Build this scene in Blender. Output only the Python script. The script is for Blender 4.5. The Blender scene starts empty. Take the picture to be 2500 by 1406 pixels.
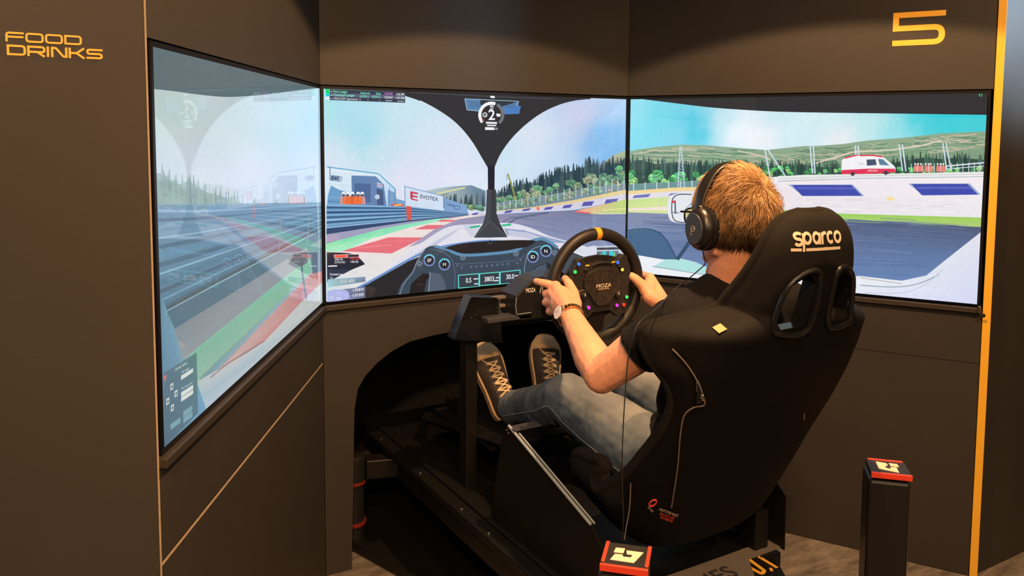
import bpy, bmesh, math, random
from mathutils import Vector, Matrix, noise, Quaternion
from mathutils.bvhtree import BVHTree
PI = math.pi
random.seed(7)
SC = bpy.context.scene
COL = SC.collection

# ------------------------------------------------------------------ camera
CAM = Vector((-1.4108, -2.5455, 1.4679))
YAW, PITCH, ROLL, FPX = 0.5362, -0.0783, 0.0059, 1979.5
PPX, PPY = 1250 + 7.3, 703 - 218.0
fwd = Vector((math.sin(YAW) * math.cos(PITCH), math.cos(YAW) * math.cos(PITCH), math.sin(PITCH)))
r0 = Vector((math.cos(YAW), -math.sin(YAW), 0))
u0 = r0.cross(fwd)
RT = r0 * math.cos(ROLL) + u0 * math.sin(ROLL)
UP = -r0 * math.sin(ROLL) + u0 * math.cos(ROLL)
cd = bpy.data.cameras.new('camera')
cd.sensor_width = 36.0
cd.lens = FPX / 2500 * 36
cd.shift_x = -7.3 / 2500
cd.shift_y = -218.0 / 2500
cd.clip_start = 0.05
camo = bpy.data.objects.new('camera', cd)
COL.objects.link(camo)
camo.matrix_world = Matrix(((RT.x, UP.x, -fwd.x, CAM.x), (RT.y, UP.y, -fwd.y, CAM.y), (RT.z, UP.z, -fwd.z, CAM.z), (0, 0, 0, 1)))
SC.camera = camo

def ray(px, py):
    return fwd + RT * ((px - PPX) / FPX) - UP * ((py - PPY) / FPX)
def onp(px, py, P0, n):
    d = ray(px, py)
    return CAM + d * ((Vector(P0) - CAM).dot(Vector(n)) / d.dot(Vector(n)))
def aX(px, py, x): return onp(px, py, (x, 0, 0), (1, 0, 0))
def aY(px, py, y): return onp(px, py, (0, y, 0), (0, 1, 0))
def aZ(px, py, z): return onp(px, py, (0, 0, z), (0, 0, 1))
def depth_of(P): return (Vector(P) - CAM).dot(fwd)

def lin(c):
    c = c / 255.0
    return c / 12.92 if c <= 0.04045 else ((c + 0.055) / 1.055) ** 2.4
def srgb(r, g, b): return (lin(r), lin(g), lin(b))

# ------------------------------------------------------------------ world, lights, exposure
w = bpy.data.worlds.new('world'); SC.world = w; w.use_nodes = True
w.node_tree.nodes['Background'].inputs[0].default_value = (0.9, 0.68, 0.44, 1)
w.node_tree.nodes['Background'].inputs[1].default_value = 0.12
SC.view_settings.view_transform = 'Standard'
SC.view_settings.look = 'None'
SC.view_settings.gamma = 1
SC.view_settings.exposure = 0.0
SC.view_settings.use_curve_mapping = False

def aim(o, target):
    d = Vector(target) - o.location
    o.rotation_euler = d.to_track_quat('-Z', 'Y').to_euler()
def spot(name, loc, target, power, color, angle, blend=0.15, radius=0.04):
    l = bpy.data.lights.new(name, 'SPOT'); l.energy = power; l.color = color
    l.spot_size = math.radians(angle); l.spot_blend = blend; l.shadow_soft_size = radius
    o = bpy.data.objects.new(name, l); COL.objects.link(o); o.location = loc; aim(o, target); return o
def area(name, loc, target, power, color, sx, sy):
    l = bpy.data.lights.new(name, 'AREA'); l.energy = power; l.color = color; l.shape = 'RECTANGLE'; l.size = sx; l.size_y = sy
    o = bpy.data.objects.new(name, l); COL.objects.link(o); o.location = loc; aim(o, target); return o
WARM = (1.0, 0.54, 0.25)
spot('booth_downlight', (-0.05, -1.3, 2.62), (-0.05, -1.3, 0), 270, WARM, 118.2, 0.05, 0.03)
spot('aisle_downlight', (-0.9, -2.5, 2.62), (-0.45, -1.35, 0.5), 235, WARM, 74, 0.6, 0.08)
spot('corridor_downlight', (-1.9, -3.3, 2.62), (-2.1, -1.1, 1.2), 520, WARM, 100, 0.7, 0.10)
spot('right_downlight', (0.6, -2.8, 2.62), (1.3, -0.9, 1.2), 330, WARM, 74, 0.8, 0.10)
area('ambient_fill_area', (-0.4, -4.0, 2.57), (0.0, -1.0, 1.2), 60, (1.0, 0.70, 0.45), 3.0, 1.2)  # added soft fill in place of room ambient, no real fixture
spot('right_return_cool_spot', (1.95, -1.75, 2.0), (1.62, -1.1, 1.90), 95, (0.60, 0.80, 1.0), 58, 0.5, 0.06)  # added cool lamp for the right return, stands in for an unseen screen

# ------------------------------------------------------------------ materials
MATS = {}
def mat(name, col, rough=0.6, metal=0.0, spec=0.5, var=0.0, scale=30.0, bump=0.0, bscale=200.0, emit=None, estr=1.0, sheen=0.0, coat=0.0, ior=1.5):
    m = bpy.data.materials.new(name); m.use_nodes = True
    nt = m.node_tree; N = nt.nodes; L = nt.links
    b = N['Principled BSDF']
    b.inputs['Roughness'].default_value = rough
    b.inputs['Metallic'].default_value = metal
    b.inputs['Specular IOR Level'].default_value = spec
    b.inputs['IOR'].default_value = ior
    if sheen: b.inputs['Sheen Weight'].default_value = sheen
    if coat: b.inputs['Coat Weight'].default_value = coat; b.inputs['Coat Roughness'].default_value = 0.08
    tc = N.new('ShaderNodeTexCoord')
    c = (*col, 1)
    if var > 0:
        nz = N.new('ShaderNodeTexNoise'); nz.inputs['Scale'].default_value = scale; nz.inputs['Detail'].default_value = 5
        L.new(tc.outputs['Object'], nz.inputs['Vector'])
        mx = N.new('ShaderNodeMix'); mx.data_type = 'RGBA'
        mx.inputs[6].default_value = (*[v * (1 - var) for v in col], 1)
        mx.inputs[7].default_value = (*[min(1, v * (1 + var)) for v in col], 1)
        L.new(nz.outputs['Fac'], mx.inputs[0]); L.new(mx.outputs[2], b.inputs['Base Color'])
    else:
        b.inputs['Base Color'].default_value = c
    if bump > 0:
        n2 = N.new('ShaderNodeTexNoise'); n2.inputs['Scale'].default_value = bscale; n2.inputs['Detail'].default_value = 3
        L.new(tc.outputs['Object'], n2.inputs['Vector'])
        bp = N.new('ShaderNodeBump'); bp.inputs['Strength'].default_value = bump; bp.inputs['Distance'].default_value = 0.002
        L.new(n2.outputs['Fac'], bp.inputs['Height']); L.new(bp.outputs['Normal'], b.inputs['Normal'])
    if emit:
        b.inputs['Emission Color'].default_value = (*emit, 1); b.inputs['Emission Strength'].default_value = estr
    MATS[name] = m
    return m

M_wall = mat('charcoal_laminate', (0.032, 0.0290, 0.0250), 0.6, spec=0.4, var=0.16, scale=4, bump=0.12, bscale=500)
M_walledge = mat('raw_board_edge', (0.42, 0.33, 0.22), 0.7, var=0.2, scale=60)
M_ceil = mat('dark_ceiling', (0.02, 0.02, 0.02), 0.9)
M_ledge = mat('dark_metal_ledge', (0.055, 0.047, 0.040), 0.4, metal=0.3, var=0.1)
M_yellow = mat('yellow_paint', (0.80, 0.45, 0.035), 0.5, var=0.05)
M_letter = mat('yellow_lettering', (0.92, 0.50, 0.05), 0.5, var=0.04)
M_bezel = mat('black_bezel', (0.005, 0.005, 0.006), 0.35, spec=0.35)
M_black = mat('black_plastic', (0.018, 0.018, 0.019), 0.45, var=0.2, bump=0.15)
M_gloss = mat('glossy_black', (0.006, 0.0065, 0.0075), 0.16)
M_satin = mat('satin_black', (0.012, 0.012, 0.013), 0.34)
M_darkmetal = mat('black_powder_coated_steel', (0.007, 0.0068, 0.0065), 0.42, spec=0.3, var=0.2)
M_steel = mat('brushed_steel', (0.42, 0.40, 0.38), 0.35, metal=0.9, var=0.1)
M_alu = mat('aluminium_edge', (0.55, 0.66, 0.72), 0.3, metal=0.5, var=0.1)
M_bracket = mat('grey_bracket', (.045, .047, .055), .45)
M_grey = mat('grey_painted_plate', (0.15, 0.135, 0.12), 0.6, var=0.1)
M_seatfab = mat('black_seat_fabric', (0.012, 0.011, 0.010), 0.9, spec=0.15, var=0.25, scale=120, bump=0.5, bscale=900)
M_shell = mat('black_fibre_shell', (0.010, 0.010, 0.010), 0.42, var=0.2)
M_embroid = mat('cream_embroidery', (0.72, 0.60, 0.43), 0.8, var=0.12, scale=300)
def seat_mat():
    m = mat('seat_fabric_and_shell', (0.03, 0.028, 0.026), 0.9, bump=0.4, bscale=900)
    nt = m.node_tree; N = nt.nodes; L = nt.links; b = N['Principled BSDF']
    a = N.new('ShaderNodeVertexColor'); a.layer_name = 'cover'
    mx = N.new('ShaderNodeMix'); mx.data_type = 'RGBA'; mx.inputs[6].default_value = (0.0040, 0.0038, 0.0036, 1); mx.inputs[7].default_value = (0.0135, 0.0125, 0.0115, 1)
    L.new(a.outputs['Color'], mx.inputs[0]); L.new(mx.outputs[2], b.inputs['Base Color'])
    mr = N.new('ShaderNodeMapRange'); mr.inputs[3].default_value = 0.62; mr.inputs[4].default_value = 0.9
    L.new(a.outputs['Color'], mr.inputs[0]); L.new(mr.outputs[0], b.inputs['Roughness'])
    b.inputs['Specular IOR Level'].default_value = 0.14
    return m
M_seat = seat_mat()
M_trim = mat('black_harness_trim', (0.010, 0.010, 0.011), 0.25)
M_skin = mat('skin', (0.80, 0.39, 0.25), 0.5, var=0.14, scale=22, bump=0.35, bscale=160)
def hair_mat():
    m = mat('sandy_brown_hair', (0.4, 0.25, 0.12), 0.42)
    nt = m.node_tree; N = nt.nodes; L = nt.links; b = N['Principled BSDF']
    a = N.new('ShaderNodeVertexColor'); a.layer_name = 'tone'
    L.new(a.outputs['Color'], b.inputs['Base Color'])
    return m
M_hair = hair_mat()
M_tee = mat('black_cotton', (0.0105, 0.0112, 0.0125), 0.95, spec=0.12, var=0.2, bump=0.12, bscale=700)
M_red = mat('red_anodised', (0.75, 0.06, 0.03), 0.4)
M_redshade = mat('shaded_red_ring', (0.16, 0.015, 0.01), 0.45)  # darker copy of the red, dimness of the leg opening put into the colour
M_cream = mat('cream_print', (0.80, 0.66, 0.50), 0.6)
M_sole = mat('worn_cream_rubber', (0.60, 0.42, 0.22), 0.65, var=0.25, scale=40)
M_canvas = mat('dark_grey_canvas', (0.055, 0.045, 0.036), 0.9, var=0.3, scale=60, bump=0.6, bscale=900)
M_lace = mat('cream_laces', (0.62, 0.48, 0.29), 0.85, var=0.15, scale=200)
M_leather = mat('black_wheel_leather', (0.013, 0.0125, 0.012), 0.45, spec=0.4, var=0.2, bump=0.15, bscale=600)
M_orange = mat('orange_marker', (0.95, 0.36, 0.02), 0.5)
M_gold = mat('gold_bracelet', (0.85, 0.50, 0.16), 0.25, metal=1.0)
M_dial = mat('white_watch_dial', (0.85, 0.78, 0.80), 0.2)
M_glass = mat('clear_lens', (0.9, 0.9, 0.9), 0.05)
M_glass.node_tree.nodes['Principled BSDF'].inputs['Transmission Weight'].default_value = 0.95
M_white = mat('white_print', (0.8, 0.8, 0.8), 0.6)
M_dark = mat('black_print', (0.03, 0.03, 0.03), 0.6)
M_cable = mat('black_cable', (0.02, 0.02, 0.02), 0.4)
M_greycable = mat('grey_cable', (0.16, 0.14, 0.12), 0.5)
M_chrome = mat('bare_metal', (0.75, 0.72, 0.66), 0.22, metal=1.0)
M_floorc = None

def denim():
    m = mat('faded_blue_denim', (0.13, 0.17, 0.22), 0.9, bump=0.35, bscale=1100)
    nt = m.node_tree; N = nt.nodes; L = nt.links; b = N['Principled BSDF']
    tc = N.new('ShaderNodeTexCoord')
    n1 = N.new('ShaderNodeTexNoise'); n1.inputs['Scale'].default_value = 9; n1.inputs['Detail'].default_value = 6; n1.inputs['Roughness'].default_value = 0.65
    L.new(tc.outputs['Object'], n1.inputs['Vector'])
    r = N.new('ShaderNodeValToRGB'); r.color_ramp.elements[0].position = 0.36; r.color_ramp.elements[1].position = 0.66
    r.color_ramp.elements[0].color = (0.032, 0.062, 0.105, 1); r.color_ramp.elements[1].color = (0.12, 0.18, 0.245, 1)
    L.new(n1.outputs['Fac'], r.inputs[0])
    # worn fade along the thighs and knees is part of the cloth
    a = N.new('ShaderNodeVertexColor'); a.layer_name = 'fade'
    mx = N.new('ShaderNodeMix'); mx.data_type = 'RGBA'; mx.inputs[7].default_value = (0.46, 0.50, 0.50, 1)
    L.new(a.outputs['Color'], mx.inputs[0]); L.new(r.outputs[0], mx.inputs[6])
    n3 = N.new('ShaderNodeTexNoise'); n3.inputs['Scale'].default_value = 260; n3.inputs['Detail'].default_value = 2
    L.new(tc.outputs['Object'], n3.inputs['Vector'])
    m2 = N.new('ShaderNodeMix'); m2.data_type = 'RGBA'; m2.blend_type = 'MULTIPLY'; m2.inputs[0].default_value = 0.45
    L.new(mx.outputs[2], m2.inputs[6]); L.new(n3.outputs['Color'], m2.inputs[7])
    L.new(m2.outputs[2], b.inputs['Base Color'])
    return m
M_denim = denim()

def carpet():
    m = mat('patterned_carpet', (0.1, 0.08, 0.06), 0.95, bump=1.0, bscale=400)
    nt = m.node_tree; N = nt.nodes; L = nt.links; b = N['Principled BSDF']
    tc = N.new('ShaderNodeTexCoord'); mp = N.new('ShaderNodeMapping'); mp.inputs['Rotation'].default_value = (0, 0, 0.9); mp.inputs['Scale'].default_value = (6.0, 20.0, 1)
    L.new(tc.outputs['Object'], mp.inputs['Vector'])
    n1 = N.new('ShaderNodeTexNoise'); n1.inputs['Scale'].default_value = 1.0; n1.inputs['Detail'].default_value = 7; n1.inputs['Roughness'].default_value = 0.7
    L.new(mp.outputs[0], n1.inputs['Vector'])
    r = N.new('ShaderNodeValToRGB'); r.color_ramp.elements[0].position = 0.38; r.color_ramp.elements[1].position = 0.62
    r.color_ramp.elements[0].color = (0.075, 0.066, 0.055, 1); r.color_ramp.elements[1].color = (0.20, 0.18, 0.15, 1)
    L.new(n1.outputs['Fac'], r.inputs[0]); L.new(r.outputs[0], b.inputs['Base Color'])
    return m
M_carpet = carpet()

def forged():
    m = mat('forged_carbon', (0.03, 0.03, 0.03), 0.3)
    nt = m.node_tree; N = nt.nodes; L = nt.links; b = N['Principled BSDF']
    tc = N.new('ShaderNodeTexCoord'); v = N.new('ShaderNodeTexVoronoi'); v.inputs['Scale'].default_value = 260
    mp = N.new('ShaderNodeMapping'); mp.inputs['Scale'].default_value = (1, 1, 0.45); mp.inputs['Rotation'].default_value = (0, 0.8, 0)
    L.new(tc.outputs['Object'], mp.inputs[0]); L.new(mp.outputs[0], v.inputs['Vector'])
    r = N.new('ShaderNodeValToRGB'); r.color_ramp.elements[0].color = (0.008, 0.008, 0.008, 1); r.color_ramp.elements[1].color = (0.040, 0.037, 0.034, 1)
    L.new(v.outputs['Color'], r.inputs[0]); L.new(r.outputs[0], b.inputs['Base Color'])
    return m
M_forged = forged()

def picture_mat():
    m = bpy.data.materials.new('lit_display'); m.use_nodes = True
    nt = m.node_tree; N = nt.nodes; L = nt.links; b = N['Principled BSDF']
    b.inputs['Base Color'].default_value = (0.012, 0.012, 0.014, 1)
    b.inputs['Roughness'].default_value = 0.03; b.inputs['IOR'].default_value = 1.62
    a = N.new('ShaderNodeVertexColor'); a.layer_name = 'Col'
    tc = N.new('ShaderNodeTexCoord')
    nz = N.new('ShaderNodeTexNoise'); nz.inputs['Scale'].default_value = 60; nz.inputs['Detail'].default_value = 8
    L.new(tc.outputs['Object'], nz.inputs['Vector'])
    mr = N.new('ShaderNodeMapRange'); mr.inputs[1].default_value = 0.3; mr.inputs[2].default_value = 0.7; mr.inputs[3].default_value = 0.975; mr.inputs[4].default_value = 1.025
    L.new(nz.outputs['Fac'], mr.inputs[0])
    mu = N.new('ShaderNodeVectorMath'); mu.operation = 'SCALE'
    L.new(a.outputs['Color'], mu.inputs[0]); L.new(mr.outputs[0], mu.inputs['Scale'])
    L.new(mu.outputs[0], b.inputs['Emission Color']); b.inputs['Emission Strength'].default_value = 1.0
    return m
M_picture = picture_mat()

# ------------------------------------------------------------------ object helpers
def tag(o, label=None, cat=None, group=None, kind=None):
    if label: o['label'] = label
    if cat: o['category'] = cat
    if group: o['group'] = group
    if kind: o['kind'] = kind
    return o
def thing(name, label, cat, loc=(0, 0, 0), group=None):
    o = bpy.data.objects.new(name, None); COL.objects.link(o); o.location = loc
    o.empty_display_size = 0.05
    return tag(o, label, cat, group)
def obj(name, bm, material, parent=None, label=None, smooth=False, kind=None, ang=None):
    me = bpy.data.meshes.new(name)
    if isinstance(bm, bmesh.types.BMesh):
        if smooth:
            for f in bm.faces: f.smooth = True
        bm.to_mesh(me); bm.free()
    else:
        me = bm; me.name = name
        if smooth:
            me.polygons.foreach_set('use_smooth', [True] * len(me.polygons))
    if ang is not None:
        me.polygons.foreach_set('use_smooth', [True] * len(me.polygons))
        me.set_sharp_from_angle(angle=math.radians(ang))
    me.materials.append(material)
    o = bpy.data.objects.new(name, me); COL.objects.link(o)
    if parent is not None:
        o.parent = parent
        if parent.type == 'EMPTY':
            o.matrix_parent_inverse = Matrix.Translation(-Vector(parent.location))
    if label: o['label'] = label
    if kind: o['kind'] = kind
    return o
def NB(): return bmesh.new()
def frame(o, x, y):
    x = Vector(x).normalized(); y = Vector(y); y = (y - x * y.dot(x)).normalized(); z = x.cross(y)
    return Matrix(((x.x, y.x, z.x, o[0]), (x.y, y.y, z.y, o[1]), (x.z, y.z, z.z, o[2]), (0, 0, 0, 1)))
def merge(bm, src, M=None):
    me = bpy.data.meshes.new('t'); src.to_mesh(me); src.free()
    if M: me.transform(M)
    bm.from_mesh(me); bpy.data.meshes.remove(me)
def box(bm, c, s, M=None, bev=0.0, seg=2):
    t = NB(); bmesh.ops.create_cube(t, size=1)
    bmesh.ops.scale(t, vec=s, verts=t.verts)
    if bev > 0: bmesh.ops.bevel(t, geom=list(t.edges), offset=bev, segments=seg, affect='EDGES', profile=0.5)
    bmesh.ops.translate(t, vec=c, verts=t.verts)
    merge(bm, t, M); return bm
def boxb(a, b, bev=0.0, bm=None):
    bm = bm or NB()
    c = [(a[i] + b[i]) / 2 for i in range(3)]; s = [abs(a[i] - b[i]) for i in range(3)]
    return box(bm, c, s, None, bev)
def prism(bm, pts, M, d, bev=0.0):
    """2D outline extruded from z=0 to z=d in the frame M"""
    t = NB(); vs = [t.verts.new((x, y, 0)) for x, y in pts]
    f = t.faces.new(vs)
    r = bmesh.ops.extrude_face_region(t, geom=[f])
    bmesh.ops.translate(t, vec=(0, 0, d), verts=[v for v in r['geom'] if isinstance(v, bmesh.types.BMVert)])
    bmesh.ops.recalc_face_normals(t, faces=t.faces)
    if bev > 0:
        bmesh.ops.bevel(t, geom=list(t.edges), offset=bev, segments=2, affect='EDGES', profile=0.5)
    merge(bm, t, M); return bm
def catmull(pts, n=6, closed=False):
    P = [Vector(p) for p in pts]; out = []
    m = len(P); rng = m if closed else m - 1
    for i in range(rng):
        if closed: a, b, c, d = P[(i - 1) % m], P[i], P[(i + 1) % m], P[(i + 2) % m]
        else: a, b, c, d = P[max(i - 1, 0)], P[i], P[i + 1], P[min(i + 2, m - 1)]
        for k in range(n):
            t = k / n
            out.append(0.5 * ((2 * b) + (c - a) * t + (2 * a - 5 * b + 4 * c - d) * t * t + (3 * b - a - 3 * c + d) * t * t * t))
    if not closed: out.append(P[-1].copy())
    return out
def tube(bm, pts, r, n=8, closed=False, caps=True, flat=1.0, up=None):
    P = [Vector(p) for p in pts]; m = len(P)
    R = r if isinstance(r, (list, tuple)) else [r] * m
    rings = []; prev = None
    for i in range(m):
        if closed: d = P[(i + 1) % m] - P[i - 1]
        else: d = P[min(i + 1, m - 1)] - P[max(i - 1, 0)]
        d.normalize()
        if up is not None: a = Vector(up) - d * d.dot(Vector(up))
        elif prev is None:
            a = Vector((0, 0, 1)) if abs(d.z) < 0.9 else Vector((1, 0, 0)); a = a - d * d.dot(a)
        else: a = prev - d * d.dot(prev)
        a.normalize(); prev = a; b = d.cross(a)
        rings.append([bm.verts.new(P[i] + (a * math.cos(2 * PI * k / n) * flat + b * math.sin(2 * PI * k / n)) * R[i]) for k in range(n)])
    for i in range(m if closed else m - 1):
        A, B = rings[i], rings[(i + 1) % m]
        for k in range(n):
            bm.faces.new((A[k], A[(k + 1) % n], B[(k + 1) % n], B[k]))
    if caps and not closed:
        bm.faces.new(rings[0][::-1]); bm.faces.new(rings[-1])
    return bm
def lathe(bm, prof, M, n=24):
    """prof: list of (radius, z)"""
    t = NB(); rings = []
    for r, z in prof:
        rings.append([t.verts.new((max(r, 1e-5) * math.cos(2 * PI * k / n), max(r, 1e-5) * math.sin(2 * PI * k / n), z)) for k in range(n)])
    for A, B in zip(rings, rings[1:]):
        for k in range(n): t.faces.new((A[k], A[(k + 1) % n], B[(k + 1) % n], B[k]))
    t.faces.new(rings[0][::-1]); t.faces.new(rings[-1])
    bmesh.ops.recalc_face_normals(t, faces=t.faces)
    merge(bm, t, M); return bm
def ball(bm, c, s, M=None, seg=20):
    t = NB(); bmesh.ops.create_uvsphere(t, u_segments=seg, v_segments=seg // 2 + 2, radius=1)
    bmesh.ops.scale(t, vec=s, verts=t.verts); 
    if M is not None: bmesh.ops.transform(t, matrix=M, verts=t.verts)
    bmesh.ops.translate(t, vec=c, verts=t.verts); merge(bm, t); return bm
def cone(bm, p0, r0_, p1, r1_, n=14):
    """a limb: tapered capsule"""
    p0 = Vector(p0); p1 = Vector(p1)
    P = [p0.lerp(p1, k / 6) for k in range(7)]
    tube(bm, P, [r0_ + (r1_ - r0_) * k / 6 for k in range(7)], n)
    ball(bm, p0, (r0_,) * 3, None, 14); ball(bm, p1, (r1_,) * 3, None, 14)
def chain(bm, pts, n=14):
    for (a, ra), (b, rb) in zip(pts, pts[1:]): cone(bm, a, ra, b, rb, n)
def remesh(bm, vox, smooth=6, fac=0.5):
    me = bpy.data.meshes.new('t'); bm.to_mesh(me); bm.free()
    o = bpy.data.objects.new('t', me); COL.objects.link(o)
    r = o.modifiers.new('r', 'REMESH'); r.mode = 'VOXEL'; r.voxel_size = vox
    if smooth:
        s = o.modifiers.new('s', 'SMOOTH'); s.factor = fac; s.iterations = smooth
    dg = bpy.context.evaluated_depsgraph_get()
    m2 = bpy.data.meshes.new_from_object(o.evaluated_get(dg))
    bpy.data.objects.remove(o); bpy.data.meshes.remove(me)
    m2.materials.clear()
    return m2
def boolean(me, cutters):
    o = bpy.data.objects.new('t', me); COL.objects.link(o); cs = []
    for c in cutters:
        cm = bpy.data.meshes.new('c'); c.to_mesh(cm); c.free()
        co = bpy.data.objects.new('c', cm); COL.objects.link(co); cs.append(co)
        b = o.modifiers.new('b', 'BOOLEAN'); b.operation = 'DIFFERENCE'; b.object = co; b.solver = 'EXACT'
    dg = bpy.context.evaluated_depsgraph_get(); dg.update()
    m2 = bpy.data.meshes.new_from_object(o.evaluated_get(dg))
    for c in cs: bpy.data.objects.remove(c)
    bpy.data.objects.remove(o)
    m2.materials.clear()
    return m2
def text_tris(s, align='LEFT'):
    """flat glyph mesh (verts2d, faces) in units of the font size"""
    cu = bpy.data.curves.new('t', 'FONT'); cu.body = s; cu.size = 1; cu.align_x = align; cu.resolution_u = 3; cu.offset = 0.012 if 'M' not in s else 0.0
    o = bpy.data.objects.new('t', cu); COL.objects.link(o)
    dg = bpy.context.evaluated_depsgraph_get(); dg.update()
    me = bpy.data.meshes.new_from_object(o.evaluated_get(dg))
    V = [(v.co.x, v.co.y) for v in me.vertices]; F = [tuple(p.vertices) for p in me.polygons]
    bpy.data.objects.remove(o); bpy.data.curves.remove(cu); bpy.data.meshes.remove(me)
    return V, F
def text_bm(bm, s, M, size, sx=1.0, align='LEFT', thick=0.0006, fn=None):
    V, F = text_tris(s, align)
    t = NB(); vs = [t.verts.new((x * size * sx, y * size, 0)) for x, y in V]
    for f in F:
        try: t.faces.new([vs[i] for i in f])
        except ValueError: pass
    if thick:
        r = bmesh.ops.extrude_face_region(t, geom=list(t.faces))
        bmesh.ops.translate(t, vec=(0, 0, thick), verts=[v for v in r['geom'] if isinstance(v, bmesh.types.BMVert)])
    merge(bm, t, M)
    return bm
def stroke2d(pts, wd):
    """offset a 2D polyline to a closed outline with mitred joints"""
    L, R = [], []
    P = [Vector((a, b)) for a, b in pts]
    for i, p in enumerate(P):
        d1 = (P[i] - P[i - 1]).normalized() if i > 0 else (P[1] - P[0]).normalized()
        d2 = (P[i + 1] - P[i]).normalized() if i < len(P) - 1 else d1
        n1 = Vector((-d1.y, d1.x)); n2 = Vector((-d2.y, d2.x)); n = (n1 + n2)
        if n.length < 1e-6: n = n1
        n.normalize(); k = 1 / max(0.45, n.dot(n1))
        L.append(p + n * wd / 2 * k); R.append(p - n * wd / 2 * k)
    return L, R
def stroke_bm(bm, pts, wd, M, thick, closed=False):
    if closed:
        pts = list(pts)
    L, R = stroke2d(pts, wd)
    t = NB()
    vl = [t.verts.new((p.x, p.y, 0)) for p in L]; vr = [t.verts.new((p.x, p.y, 0)) for p in R]
    for i in range(len(vl) - 1):
        t.faces.new((vr[i], vr[i + 1], vl[i + 1], vl[i]))
    if thick:
        r = bmesh.ops.extrude_face_region(t, geom=list(t.faces))
        bmesh.ops.translate(t, vec=(0, 0, thick), verts=[v for v in r['geom'] if isinstance(v, bmesh.types.BMVert)])
        bmesh.ops.recalc_face_normals(t, faces=t.faces)
    merge(bm, t, M)
def arc2(cx, cy, rx, ry, a0, a1, n=6):
    return [(cx + rx * math.cos(math.radians(a0 + (a1 - a0) * k / n)), cy + ry * math.sin(math.radians(a0 + (a1 - a0) * k / n))) for k in range(n + 1)]

# ------------------------------------------------------------------ room shell
SW, SH, G = 1.218, 0.685, 0.0107
ZB = 0.926; ZT = ZB + SH
c60, s60 = math.cos(math.radians(60)), math.sin(math.radians(60))
# local frames: x along the wall (left to right), y up, z out of the wall into the room
XF = {'front': frame((0, 0, 0), (1, 0, 0), (0, 0, 1)),
      'left': frame((-SW / 2 - G, 0, 0), (c60, s60, 0), (0, 0, 1)),      # x runs from -1.26 to 0
      'right': frame((SW / 2 + G, 0, 0), (c60, -s60, 0), (0, 0, 1))}     # x runs from 0 to 1.26
# frame() gives z = x cross y; for these walls it points into the room
WH = 2.62
fl = NB(); box(fl, (0, -1.5, -0.025), (9, 9, 0.05)); tag(obj('floor', fl, M_carpet), kind='structure')
ce = NB(); box(ce, (0, -1.5, WH + 0.03), (9, 9, 0.05)); tag(obj('ceiling', ce, M_ceil), kind='structure')
def lbox(M, x0, x1, y0, y1, z0, z1, bev=0.0, bm=None):
    bm = bm or NB()
    return box(bm, ((x0 + x1) / 2, (y0 + y1) / 2, (z0 + z1) / 2), (abs(x1 - x0), abs(y1 - y0), abs(z1 - z0)), M, bev)
LEDGE = 0.018
def make_wall(side, x0, x1):
    M = XF[side]
    o = tag(obj('wall_' + side, lbox(M, x0, x1, ZB - 0.02, ZT + 0.015, -0.06, -0.04), M_wall), kind='structure')
    obj('panel', lbox(M, x0, x1, ZT + 0.013, WH, -0.03, 0.0, 0.0008), M_wall, o)
    return o, M
HW = SW / 2 + G
wf, Mf = make_wall('front', -HW, HW)
# lower front panel with the rounded leg opening
cut = [(-0.532, 0.002), (-0.520, 0.45), (-0.517, 0.55), (-0.505, 0.618), (-0.478, 0.66), (-0.437, 0.697), (-0.385, 0.73), (-0.317, 0.756), (-0.22, 0.768), (-0.128, 0.772)]
cutr = [(-x, y) for x, y in cut][::-1]
arch = cut + cutr
SEAM = 0.726
lp = [(-HW, 0.002), cut[0]] + cut[1:] + cutr[:-1] + [cutr[-1], (HW, 0.002), (HW, ZB - 0.03), (-HW, ZB - 0.03)]
obj('panel', prism(NB(), lp, Mf @ Matrix.Translation((0, 0, -0.03)), 0.03), M_wall, wf)
wl, Ml = make_wall('left', -1.25, 0)
obj('panel', lbox(Ml, -1.25, 0, SEAM + 0.0035, ZB - 0.03, -0.03, 0.0, 0.0008), M_wall, wl)
obj('panel', lbox(Ml, -1.25, 0, 0.002, SEAM - 0.0035, -0.03, -0.0015, 0.0008), M_wall, wl)
obj('panel_edge', lbox(Ml, -1.25, -0.01, SEAM - 0.0034, SEAM + 0.0010, -0.03, -0.0006), M_walledge, wl, 'raw light board edge')
wr, Mr = make_wall('right', 0, 1.245)
obj('panel', lbox(Mr, 0, 1.245, SEAM + 0.001, ZB - 0.03, -0.03, 0.0, 0.0005), M_wall, wr)
obj('panel', lbox(Mr, 0, 1.245, 0.002, SEAM - 0.001, -0.03, 0.0, 0.0005), M_wall, wr)
# returns between the booths
YR = -1.085
tag(obj('wall_left_return', boxb((-3.6, YR, 0.002), (-1.2472, YR + 0.03, WH), 0.001), M_wall), kind='structure')
tag(obj('wall_right_return', boxb((1.272, YR, 0.002), (3.6, YR + 0.03, WH), 0.001), M_wall), kind='structure')
tag(obj('trim_1', lbox(Mr, 1.2465, 1.270, 0.002, WH, -0.03, 0.004, 0.001), M_yellow), 'yellow vertical edge strip on the right booth corner', kind='structure')
tag(obj('trim_2', lbox(Ml, -1.2532, -1.2512, 0.002, WH, -0.03, 0.0010), M_walledge), 'thin raw board edge on the left booth corner', kind='structure')
# ledges below each display
def ledge(M, x0, x1, n):
    tag(obj('trim_%d' % n, lbox(M, x0, x1, ZB - 0.030, ZB - 0.0125, -0.03, 0.014, 0.002), M_ledge), 'narrow dark metal ledge under a display', kind='structure')
ledge(Mf, -HW + 0.006, HW - 0.006, 3); ledge(Ml, -1.249, -0.008, 4); ledge(Mr, 0.008, 1.243, 5)
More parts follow.
